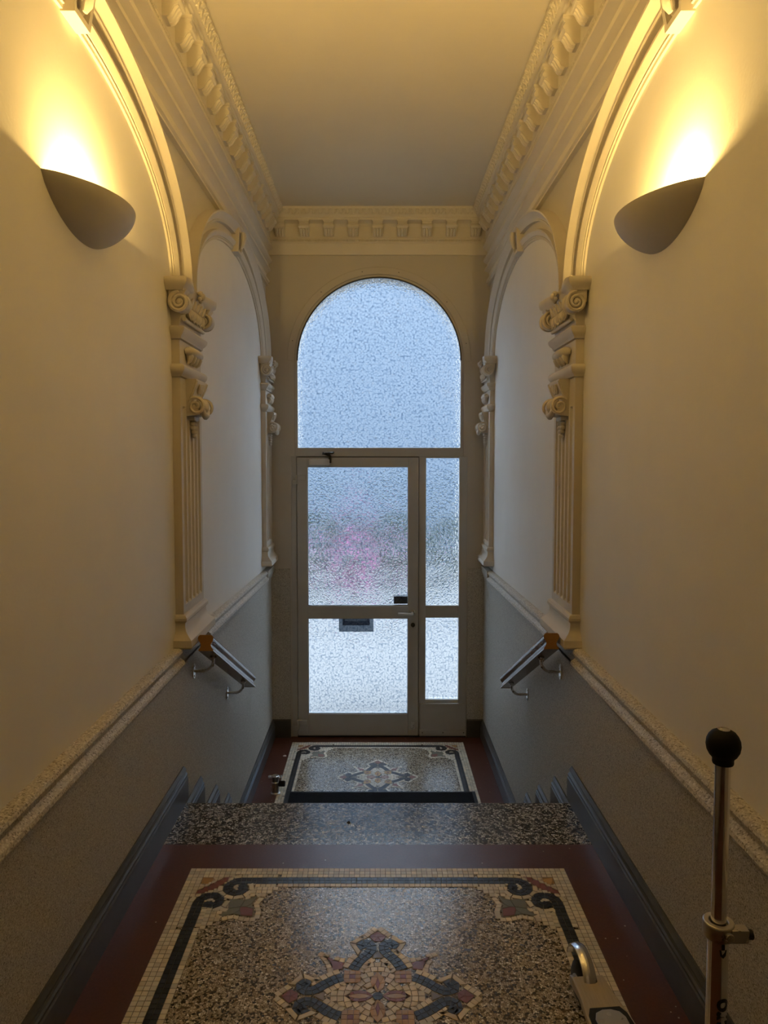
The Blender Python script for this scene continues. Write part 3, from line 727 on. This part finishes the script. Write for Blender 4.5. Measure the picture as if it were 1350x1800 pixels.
    # corners
    for sx in (-1, 1):
        for sy in (-1, 1):
            C = lambda pl: [((hx - x) * sx, (hy - y) * sy) for x, y in pl]
            path = [(.30, .070), (.25, .070), (.215, .070)]
            cx, cy = .182, .106
            for k in range(0, 27):
                t = k / 26; th = 90 + 290 * t
                r = .036 if t < .35 else .036 - .021 * ((t - .35) / .65) ** 1.1
                path.append((cx + r * math.cos(math.radians(th)), cy - r * math.sin(math.radians(th))))
            for sw in (0, 1):
                pl = C([(y, x) if sw else (x, y) for x, y in path])
                quadrow(mo, pl, [(-.0165, -.0006), (.0006, .0165)], BLK, .0165, .5, taper=lambda t: 1.0 if t < .35 else 1.0 - .16 * (t - .35) / .65)
            for sw in (0, 1):
                bx, by = cx + .0115, cy - .003
                ring = [(bx + .0165 * math.cos(2 * PI * k / 12), by + .0165 * math.sin(2 * PI * k / 12)) for k in range(12)]
                for k in range(4):
                    q = [(bx, by)] + [ring[(k * 3 + m) % 12] for m in range(4)]
                    mo.add(C([(y, x) if sw else (x, y) for x, y in q]), BLK, .75)
            red = [(.046, .150), (.054, .120), (.080, .095), (.096, .080), (.120, .054), (.150, .046), (.128, .086), (.110, .110), (.086, .128)]
            P = C(red); c0 = C([(.098, .098)])[0]
            for i in (0, 2, 4, 6): 
                q = [P[i], P[i + 1], P[i + 2] if i + 2 < 9 else P[0]]
            mo.add([P[0], P[1], P[2], P[8]], RED, .45); mo.add([P[2], P[3], P[7], P[8]], RED, .45); mo.add([P[3], P[4], P[6], P[7]], RED, .45); mo.add([P[4], P[5], P[6]], RED, .45)
            oc = C([(.052, .052), (.088, .054), (.096, .066), (.066, .096), (.054, .088)])
            mo.add([oc[0], oc[1], oc[2]], OCH, .45); mo.add([oc[0], oc[2], oc[3]], OCH, .45); mo.add([oc[0], oc[3], oc[4]], OCH, .45)
            for pl in ([(.166, .166), (.214, .172), (.206, .206), (.172, .214)], [(.214, .172), (.252, .148), (.238, .190), (.222, .206), (.206, .206)], [(.172, .214), (.206, .206), (.206, .222), (.190, .238), (.148, .252)], [(.222, .206), (.238, .190), (.246, .213)], [(.206, .222), (.190, .238), (.213, .246)]):
                mo.add(C(pl), GRN, .5)
            mo.add(C([(.206, .206), (.222, .206), (.246, .214), (.250, .250), (.214, .246), (.206, .222)]), RED, .5)
            for sw in (0, 1):
                pl = C([(y, x) if sw else (x, y) for x, y in path])
                quadrow(mo, pl, [(-.034, -.0180), (.0180, .034)], WHT, .0165, .30)
            for a in ([(.142, .262), (.160, .236), (.162, .212)], [(.160, .264), (.192, .252), (.230, .266), (.262, .264)]):
                for sw in (0, 1): quadrow(mo, C([(y, x) if sw else (x, y) for x, y in a]), [(-.008, .008)], WHT, .0165, .4)
    # straight borders
    for sg in (-1, 1):
        for axis in (0, 1):
            h, k = (hx, hy) if axis == 0 else (hy, hx)
            def rows(o0, c, e):
                n = round(2 * (h - e) / T)
                for i in range(n):
                    a0, a1 = -(h - e) + 2 * (h - e) * i / n + g, -(h - e) + 2 * (h - e) * (i + 1) / n - g
                    b0, b1 = (k - o0 - T + g), (k - o0 - g); jj = random.uniform(-.0006, .0006)
                    q = [(a0 + jj, b0 * sg), (a1 + jj, b0 * sg), (a1, b1 * sg), (a0, b1 * sg)]
                    mo.add(q if axis == 0 else [(y, x) for x, y in q], c, .3)
            rows(0, WHT, 0); rows(T, WHT, T); rows(2 * T, WHT, 2 * T)
            rows(3 * T, BLK, .30); rows(4 * T, BLK, .30); rows(5 * T, WHT, .27)
    # pale grid fill in the corners, near the ornament only
    occ = mo.occ.copy()
    from itertools import product
    for sx in (-1, 1):
        for sy in (-1, 1):
            for i, j in product(range(17), range(17)):
                x, y = (3 + i) * T + T / 2, (3 + j) * T + T / 2
                if x + y > .42 or (x > .150 and y > .150): continue
                for (dx, dy, q) in ((0, 0, T / 2 - g),):
                    cx, cy = (hx - x) * sx, (hy - y) * sy
                    ok = mo.add([(cx - q, cy - q), (cx + q, cy - q), (cx + q, cy + q), (cx - q, cy + q)], WHT, .40)
                    if not ok:
                        for ax, ay in product((-1, 1), (-1, 1)):
                            q2 = T / 4 - g * .5; ux, uy = cx + ax * T / 4, cy + ay * T / 4
                            mo.add([(ux - q2, uy - q2), (ux + q2, uy - q2), (ux + q2, uy + q2), (ux - q2, uy + q2)], WHT, .35)
    return mo.t
TESS = make_mosaic()
def jitter(c):
    k = random.uniform(.80, 1.14) if max(c) > .1 else random.uniform(.6, 1.6); wv = random.uniform(-.04, .04)
    return (c[0] * k * (1 + wv), c[1] * k, c[2] * k * (1 - wv))
TESS = [(p, jitter(c)) for p, c in TESS]
def tess_mesh(name, items, org, z0, z1, local=False):
    vs, fs, cols = [], [], []
    for poly, c in items:
        n = len(poly); ar = sum(poly[i][0] * poly[(i + 1) % n][1] - poly[(i + 1) % n][0] * poly[i][1] for i in range(n))
        if ar < 0: poly = poly[::-1]
        mx = sum(p[0] for p in poly) / n; my = sum(p[1] for p in poly) / n
        o = len(vs); sh = .965
        vs += [(org[0] + x, org[1] + y, z0) for x, y in poly] + [(org[0] + mx + (x - mx) * sh, org[1] + my + (y - my) * sh, z1) for x, y in poly]
        fs += [tuple(o + n + i for i in range(n))] + [(o + i, o + (i + 1) % n, o + n + (i + 1) % n, o + n + i) for i in range(n)]
        cols += [c] * (n + 1)
    me = bpy.data.meshes.new(name); me.from_pydata(vs, [], fs); me.materials.append(MATS['mosaic_stone'])
    at = me.color_attributes.new('tint', 'FLOAT_COLOR', 'CORNER'); buf = []
    for pl, c in zip(me.polygons, cols): buf += list((*c, 1.0)) * pl.loop_total
    at.data.foreach_set('color', buf)
    return me
def link_child(name, me, parent):
    o = bpy.data.objects.new(name, me); COL.objects.link(o); o.parent = parent; return o
def grout_mesh(org, z):
    vs, fs = [], []
    for poly, c in TESS:
        n = len(poly); mx = sum(p[0] for p in poly) / n; my = sum(p[1] for p in poly) / n; o = len(vs)
        ar = sum(poly[i][0] * poly[(i + 1) % n][1] - poly[(i + 1) % n][0] * poly[i][1] for i in range(n)); pl = poly if ar > 0 else poly[::-1]
        vs += [(org[0] + mx + (x - mx) * 1.16, org[1] + my + (y - my) * 1.16, z) for x, y in pl]; fs.append(tuple(range(o, o + n)))
    me = bpy.data.meshes.new('grout'); me.from_pydata(vs, [], fs); me.materials.append(MATS['grout']); return me
ORG_U = (0, (MY0 + MY1) / 2); ORG_L = (0, (LMY0 + LMY1) / 2)
def poly_y(p): return sum(q[1] for q in p) / len(p)
def poly_area(p): return abs(sum(p[i][0] * p[(i + 1) % len(p)][1] - p[(i + 1) % len(p)][0] * p[i][1] for i in range(len(p)))) / 2
def score(t):       # apparent size of a stone in the picture
    y = ORG_U[1] + poly_y(t[0])
    return poly_area(t[0]) / y ** 3 if y > 1.69 else 0
order = sorted(range(len(TESS)), key=lambda i: -score(TESS[i])); big = set(order[:300])
for i in order[:300]: link_child('tessera', tess_mesh('tessera', [TESS[i]], ORG_U, -.001, .0012), floor_up)
stuff(link_child('tesserae', tess_mesh('tesserae', [t for i, t in enumerate(TESS) if i not in big], ORG_U, -.001, .0012), floor_up))
stuff(link_child('grout_joints', grout_mesh(ORG_U, .0003), floor_up))
stuff(link_child('tesserae', tess_mesh('tesserae', TESS, ORG_L, LOW - .001, LOW + .0012), floor_lo))
stuff(link_child('grout_joints', grout_mesh(ORG_L, LOW + .0003), floor_lo))

# ================================================================== THINGS
# ---- wall lamps
def sconce(S, uc, ub, label):
    M0 = side_map(S); zr = 2.085
    root = tag(empty('wall_lamp', M0(uc, 0, zr)), label, 'wall lamp', 'half-bowl wall lamps')
    a, b, c = .245, .132, .108
    def shell(k, name, top=0.0):
        rings = []; n = 28; m = 14
        for i in range(n + 1):
            s = -1 + 2 * i / n; s *= .999
            q = max(0.0, 1 - s * s) ** .74
            rings.append([(uc + a * s * (1 if k == 1 else .97), max(.001, b * q * k) * math.cos(t) ** 1.28, zr - max(.001, c * q * k) * math.sin(t) ** 1.28) for t in [min(PI / 2 - 1e-6, PI / 2 * j / m) for j in range(m + 1)]])
        return rings
    o = shell(1, 'o'); i_ = shell(.93, 'i'); mb = MB()
    # outer + inner skins joined at the rim and at the wall edge
    full = [ro + ri[::-1] for ro, ri in zip(o, i_)]
    mb.loft([[M0(u, max(v, 0.0015), z) for u, v, z in r] for r in full], True, True)
    mb.build('bowl', 'lamp_ceramic', root, smooth=50)
    bp = MB(); bp.prism([M0(ub - .02, .002, zr - .028), M0(ub + .02, .002, zr - .028), M0(ub + .02, .002, zr - .048), M0(ub - .02, .002, zr - .048)], (-S * .012, 0, 0)); bp.build('wall_plate', 'steel', root)
    so = MB(); so.lathe(M0(ub, .026, zr - .048), [(.009, 0), (.010, .008), (.008, .012)], 12, 'Z'); so.build('lamp_holder', 'lamp_ceramic', root)
    ld = bpy.data.lights.new('bulb_light', 'POINT'); ld.energy = LAMP_W; ld.color = LAMP_COL; ld.shadow_soft_size = .014
    lo = bpy.data.objects.new('bulb_light', ld); COL.objects.link(lo); lo.parent = root
    lo.location = Vector(M0(ub, .028, zr - .018)) - Vector(M0(uc, 0, zr))
sconce(-1, 2.0, 1.97, 'warm glowing half-bowl wall lamp on the left wall')
sconce(1, 2.05, 1.915, 'warm glowing half-bowl wall lamp on the right wall')

# ---- handrails
def handrail(S, y0, z0, y1, z1, br, label):
    M = lambda x, y, z: (S * x, y, z)
    root = tag(empty('handrail', M(.704, y0, z0)), label, 'handrail', 'short wooden handrails')
    prof = [(-.024, .032), (-.030, .026), (-.032, .018), (-.029, .008), (-.022, -.002), (-.020, -.010), (-.023, -.020), (-.030, -.028), (-.030, -.034),
            (.030, -.034), (.030, -.028), (.023, -.020), (.020, -.010), (.022, -.002), (.029, .008), (.032, .018), (.030, .026), (.024, .032)]
    X = .704
    mb = MB(); mb.loft([[M(X + x, y0, z0 + z) for x, z in prof], [M(X + x, y1, z1 + z) for x, z in prof]], False)
    mb.build('rail', 'rail_wood', root, smooth=35)
    e = MB(); e.prism([M(X + x, y0 - .0005, z0 + z) for x, z in prof], (0, .003, 0)); e.build('end_grain', 'rail_end', root, smooth=0)
    e = MB(); e.prism([M(X + x, y1 + .0005, z1 + z) for x, z in prof], (0, -.003, 0)); e.build('end_grain', 'rail_wood', root, smooth=0)
    for yb in br:
        zt = z0 + (z1 - z0) * (yb - y0) / (y1 - y0) - .034
        b = MB(); pts = [M(X, yb, zt + .004), M(X, yb, zt - .018)]
        for k in range(1, 9):
            a = PI / 2 * k / 8; pts.append(M(X + .042 - .042 * math.cos(a), yb, zt - .018 - .042 * math.sin(a)))
        pts.append(M(.788, yb, zt - .060)); b.tube(pts, .0068, 10)
        b.lathe(M(X, yb, zt - .004), [(.014, -.002), (.014, .004)], 12, 'Z')
        bo = b.build('bracket', 'steel', root, smooth=40)
        p = MB(); zc = zt - .060
        ov = [M(.790, yb + .017 * math.cos(2 * PI * k / 20), zc + .034 * math.sin(2 * PI * k / 20)) for k in range(20)]
        p.prism(ov, (-S * .005, 0, 0))
        for sg in (-1, 1): p.ball(M(.785, yb, zc + sg * .022), (.003, .005, .005), 8, 5)
        p.build('wall_plate', 'steel', bo, smooth=30)
handrail(-1, 2.873, .630, 3.857, .156, (3.00, 3.66), 'short varnished wooden handrail on the left wall above the steps')
handrail(1, 2.845, .645, 3.845, .154, (3.02, 3.68), 'short varnished wooden handrail on the right wall above the steps')

# ---- doormat
dm = tag(empty('doormat', (.02, 4.1, LOW)), 'black doormat lying on the mosaic at the foot of the steps', 'doormat')
MB().box(-.548, .590, 3.80, 4.338, LOW + .001, LOW + .012).build('mat_body', 'mat_fibre', dm, smooth=0, bevel=.003)
e = MB(); t = .02
for b in ((-.568, .610, 4.338, 4.356), (-.568, .610, 3.78, 3.80), (-.568, -.548, 3.80, 4.338), (.590, .610, 3.80, 4.338)): e.box(b[0], b[1], b[2], b[3], LOW + .001, LOW + .007)
e.build('rubber_edge', 'black_rubber', dm, smooth=0)

# ---- door stop on the entrance floor
ds = tag(empty('door_stop', (-.640, 4.345, LOW)), 'small steel door stop with rubber buffer on the red entrance floor', 'door stop')
x, y = -.640, 4.345
b = MB(); b.lathe((x, y, LOW), [(.030, 0), (.030, .006), (.023, .010), (.022, .012), (.022, .064), (.024, .066), (.024, .074), (.020, .078), (.020, .100)], 18); b.build('post', 'aluminium', ds)
b = MB(); b.box(x - .042, x + .040, y - .016, y + .016, LOW + .100, LOW + .110); b.lathe((x, y, LOW + .105), [(.024, -.008), (.024, .007), (.020, .010)], 16); b.lathe((x - .036, y, LOW + .100), [(.010, 0), (.010, .012)], 10); b.build('catch_plate', 'steel', ds, bevel=.001)
b = MB(); b.lathe((x, y, LOW + .062), [(.014, .018), (.018, .024), (.018, .056), (.015, .060)], 14, 'X'); b.build('rubber_buffer', 'black_rubber', ds)

# ---- kick scooter leaning point: upright stem near the viewer, brake end pointing to the stairs
ks = tag(empty('kick_scooter', (.56, 1.45, 0)), 'chrome kick scooter with black ball handle standing by the right wall', 'scooter')
sx, sy = .571, 1.150
b = MB(); b.lathe((sx, sy, .60), [(.0122, 0), (.0122, .285)], 24); b.build('upper_stem', 'chrome', ks)
b = MB(); b.lathe((sx, sy, .10), [(.0165, 0), (.0165, .505)], 24); stem = b.build('lower_stem', 'chrome', ks)
b = MB()
b.lathe((sx, sy, .915), [(.004, -.0315), (.0160, -.0315), (.0168, -.029), (.0166, -.0245), (.0172, -.0215), (.0215, -.0170), (.0255, -.0095), (.0272, 0), (.0262, .0085), (.0232, .0155), (.0185, .0212), (.0125, .0245), (.010, .0256), (.0098, .0250), (.0002, .0256)], 32)
kn = b.build('ball_handle', 'grip_black', ks, smooth=50)
b = MB(); b.lathe((sx, sy, .9405), [(.0096, 0), (.0096, .0012), (.0080, .0016), (.0080, .0006), (.0002, .0006)], 24); b.build('cap_ring', 'steel', kn)
b = MB(); b.lathe((sx, sy, .592), [(.0150, -.004), (.0235, -.004), (.0250, 0), (.0250, .020), (.0235, .0225), (.0150, .0225), (.0140, .016)], 28)
b.box(sx + .012, sx + .040, sy - .024, sy - .006, .590, .612); b.lathe((sx + .006, sy - .024, .602), [(.0075, -.006), (.0075, .004)], 14, 'Y')
cp = b.build('clamp', 'aluminium', ks, bevel=.001)
b = MB(); b.lathe((sx + .036, sy - .016, .601), [(.008, 0), (.008, .012)], 12, 'X'); b.build('lever_knob', 'black_rubber', cp)
b = MB(); b.lathe((sx + .006, sy - .0305, .602), [(.0035, -.0006), (.0035, .001)], 10, 'Y'); b.build('clamp_bolt', 'steel', cp)
def on_stem(me, R, z_mid, ang):
    """wrap a flat outline (x across, y along the stem) round the stem"""
    for v in me.vertices:
        a = ang + v.co.x / R; r = R + .0006 + v.co.z
        v.co = (sx + r * math.sin(a), sy - r * math.cos(a), z_mid + v.co.y)
def text_mesh(body, size):
    cu = bpy.data.curves.new('lettering', 'FONT'); cu.body = body; cu.size = size; cu.align_x = 'RIGHT'; cu.align_y = 'CENTER'; cu.offset = .0009; cu.resolution_u = 4
    o = bpy.data.objects.new('lettering_source', cu); COL.objects.link(o)
    dg = bpy.context.evaluated_depsgraph_get(); me = bpy.data.meshes.new_from_object(o.evaluated_get(dg))
    bpy.data.objects.remove(o); return me
me = text_mesh('micro', .042)
for v in me.vertices: v.co = (-v.co.y, v.co.x, 0)        # lettering runs up the stem
on_stem(me, .0165, .490, .04)
me.materials.clear(); me.materials.append(MATS['print_black'])
lt = bpy.data.objects.new('lettering', me); COL.objects.link(lt); lt.parent = stem
off = ks.location
for v in me.vertices: v.co = v.co - Vector(off)
am = bpy.data.meshes.new('arrow_mark'); am.from_pydata([(-.0025, .012, 0), (.0025, .012, 0), (.0025, .002, 0), (-.0025, .002, 0), (-.006, .002, 0), (.006, .002, 0), (.0045, -.008, 0), (0, -.012, 0), (-.0045, -.008, 0)], [], [(0, 1, 2, 3), (4, 5, 6, 7, 8)])
on_stem(am, .0165, .572, .06)
for v in am.vertices: v.co = v.co - Vector(off)
am.materials.append(MATS['print_black']); o = bpy.data.objects.new('arrow_mark', am); COL.objects.link(o); o.parent = stem
# deck runs from the stem to the rear wheel
RW = Vector((.522, 1.715, 0)); FWp = Vector((sx, sy, 0)); ax = (RW - FWp).normalized(); sd = Vector((ax.y, -ax.x, 0)); Ld = (RW - FWp).length
def DP(s, t, z): return FWp + ax * s + sd * t + Vector((0, 0, z))
outl = [(-.05, .030), (.02, .050), (.12, .064), (.30, .062), (.42, .052), (.50, .042), (Ld - .01, .040)]
outl = outl + [(s, -t) for s, t in outl[::-1]]
b = MB(); b.prism([DP(s, t, .078) for s, t in outl], (0, 0, .020)); deck = b.build('deck', 'deck_wood', ks, bevel=.003)
gp = [(.00, .044), (.12, .056), (.30, .054), (.43, .046), (.45, .036)]; gp = gp + [(s, -t) for s, t in gp[::-1]]
b = MB(); b.prism([DP(s, t, .0982) for s, t in gp], (0, 0, .003)); b.build('grip_pad', 'black_rubber', deck, smooth=0)
pl = [(.33, .036), (.415, .036), (.432, .028), (.440, .010), (.440, -.010), (.432, -.028), (.415, -.036), (.33, -.036)]
b = MB(); b.prism([DP(s, t, .1014) for s, t in pl], (0, 0, .003)); pt = b.build('cover_plate', 'aluminium', deck, bevel=.001)
for s, t in ((.425, 0), (.355, .024), (.355, -.024)):
    b = MB(); b.lathe(DP(s, t, .1044), [(.0050, 0), (.0050, .0008), (.0022, .0010), (.0022, .0002)], 12); b.build('screw', 'steel', pt)
def disc_wheel(c, r, wd, name, mat, parent):
    b = MB(); rings = []
    for rr_, o in ((r * .35, -wd), (r * .82, -wd), (r, -wd * .5), (r, wd * .5), (r * .82, wd), (r * .35, wd)):
        rings.append([c + sd * o + (ax * math.cos(2 * PI * k / 24) + Vector((0, 0, 1)) * math.sin(2 * PI * k / 24)) * rr_ for k in range(24)])
    b.loft(rings); wh = b.build(name, mat, parent)
    h_ = MB(); h_.tube([c - sd * (wd + .004), c + sd * (wd + .004)], r * .4, 14); h_.build('hub', 'aluminium', wh)
disc_wheel(DP(Ld + .030, 0, .050), .050, .012, 'rear_wheel', 'black_rubber', ks)
for t in (-.055, .055): disc_wheel(DP(-.03, t, .060), .060, .012, 'front_wheel', 'black_rubber', ks)
b = MB(); b.tube([DP(-.03, -.055, .060), DP(-.03, .055, .060)], .007, 10); b.lathe(DP(0, 0, .06), [(.024, 0), (.026, .03), (.022, .06)], 16); b.build('front_truck', 'aluminium', ks)
for t in (-.022, .022):
    b = MB(); b.prism([DP(Ld - .03, t - .003, .045), DP(Ld + .045, t - .003, .040), DP(Ld + .045, t - .003, .060), DP(Ld - .03, t - .003, .085)], sd * .006); b.build('wheel_fork', 'aluminium', ks, bevel=.001)
br = MB(); secs = []
for k in range(17):
    q = k / 16; a = math.radians(168 - 150 * q); R_ = .064
    c0 = DP(Ld + .030 + R_ * 1.12 * math.cos(a), 0, .062 + R_ * math.sin(a) * 1.12)
    nrm = (ax * math.cos(a) + Vector((0, 0, 1)) * math.sin(a)); hw_ = .0165 - .003 * q
    secs.append([c0 - sd * hw_ - nrm * .003, c0 - sd * hw_ + nrm * .002, c0 - sd * hw_ * .5 + nrm * .0065, c0 + sd * hw_ * .5 + nrm * .0065, c0 + sd * hw_ + nrm * .002, c0 + sd * hw_ - nrm * .003])
br.loft(secs); br.build('foot_brake', 'chrome', ks, smooth=50)

# ---- notice on the outside of the lower door pane
nb = tag(empty('notice', (-.16, GY1, .13)), 'small grey notice stuck outside on the lower door pane', 'notice')
sh = MB(); y0, y1 = GY1 + .0008, GY1 + .0014
for b in ((-.292, -.032, .076, .124), (-.292, -.264, .124, .190), (-.060, -.032, .124, .190)): sh.box(b[0], b[1], y0, y1, b[2], b[3])
sh.build('sheet', 'notice_grey', nb, smooth=0)
bd, pr = MB(), MB()
bd.box(-.264, -.060, y0, y1, .124, .156); bd.box(-.264, -.060, y0, y1, .178, .190)
xx, k = -.264, 0
while xx < -.061:                       # row of pale letter strokes, too blurred to read
    wd = min(-.060 - xx, random.choice((.0035, .005, .007)) if k else random.choice((.004, .005, .006)))
    if xx < -.246 or xx > -.078: k = 0
    (pr if k else bd).box(xx, xx + wd, y0, y1, .156, .178); xx += wd; k = 1 - k
nd = bd.build('dark_band', 'notice_band', nb, smooth=0)
stuff(pr.build('print', 'notice_pale', nd, smooth=0))

# ---- litter on the floor
for (x, y, z, r, mt, lb) in ((-.655, 4.90, LOW, .012, 'paper', 'larger white paper scrap on the red entrance floor'), (-.665, 4.58, LOW, .008, 'paper', 'tiny white paper crumb on the red floor just behind the door stop'), (-.11, 2.63, 0, .007, 'print_black', 'small dark crumb on the top terrazzo step')):
    b = MB(); ring = [(x + r * (1 + .4 * math.sin(k * 2.3)) * math.cos(2 * PI * k / 7), y + r * .8 * math.sin(2 * PI * k / 7), z + .0005) for k in range(7)]
    b.loft([ring, [(x + (p[0] - x) * .7, y + (p[1] - y) * .7, z + .004 + .002 * math.sin(i)) for i, p in enumerate(ring)]])
    tag(b.build('paper_scrap' if mt == 'paper' else 'crumb', mt), lb, 'litter', 'crumbs and scraps on the floor')

# ================================================================== OUTSIDE (seen blurred through the glass)
struct(MB().box(-14, 14, D + .28, 40, LOW - .3, LOW - .02).build('ground', 'pavement', smooth=0), 'pale pavement outside the glass door')
hf = tag(empty('sky_cover_house', (0, 16, LOW - .02)), 'added blue-grey house front covering the bright sky behind the arched window', 'added backdrop')  # added so a strong sky lights the hall while the panes stay dim
MB().box(-13, 13, 16, 16.4, LOW - .02, 9.0).build('sky_cover_wall', 'sky_cover_paint', hf, smooth=0)
MB().box(-13.1, 13.1, 15.8, 16.5, 9.0, 9.35).build('sky_cover_top', 'sky_cover_paint', hf, smooth=0)
def shrub(loc, r, h, mats, label, n=420):
    root = tag(empty('shrub', loc), label, 'shrub', 'shrubs outside the door')
    b = MB()
    for k in range(6):
        a = 2 * PI * k / 6; b.tube([(loc[0], loc[1], loc[2]), (loc[0] + .3 * r * math.cos(a), loc[1] + .3 * r * math.sin(a), loc[2] + h * .45), (loc[0] + .6 * r * math.cos(a), loc[1] + .6 * r * math.sin(a), loc[2] + h * .8)], [.02, .012, .005], 5)
    b.build('stem', 'bark', root)
    for nm_, mt, cnt in mats:
        b = MB()
        for i in range(cnt):
            th = random.uniform(0, 2 * PI); ph = random.uniform(-.9, 1.5); q = random.uniform(.55, 1) ** .5
            c = Vector((loc[0] + r * q * math.cos(ph) * math.cos(th), loc[1] + r * q * math.cos(ph) * math.sin(th), loc[2] + h * .55 + h * .45 * q * math.sin(ph)))
            d = Vector((random.gauss(0, 1), random.gauss(0, 1), random.gauss(0, 1))).normalized(); e_ = d.orthogonal().normalized(); l = random.uniform(.05, .09)
            p = [c - d * l, c + e_ * l * .45, c + d * l, c - e_ * l * .45, c + d.cross(e_) * l * .15]
            b.add(p, [(0, 1, 4), (1, 2, 4), (2, 3, 4), (3, 0, 4)])
        stuff(b.build(nm_, mt, root, smooth=0, recalc=False))
GZ = LOW - .02
shrub((-1.15, 11.5, GZ), .62, 1.25, [('foliage', 'leaf_green', 900)], 'dark green shrub behind the left of the upper door pane')
shrub((.28, 11.6, GZ), .55, 1.20, [('foliage', 'leaf_green', 800)], 'dark green shrub behind the right of the upper door pane')
shrub((-.34, 10.3, GZ), .34, 1.10, [('foliage', 'leaf_green', 200), ('blossom', 'petal_pink', 420)], 'pink blossoming shrub behind the middle of the upper door pane')
shrub((1.35, 12.2, GZ), .55, 1.05, [('foliage', 'leaf_green', 700)], 'dark green shrub behind the side window')
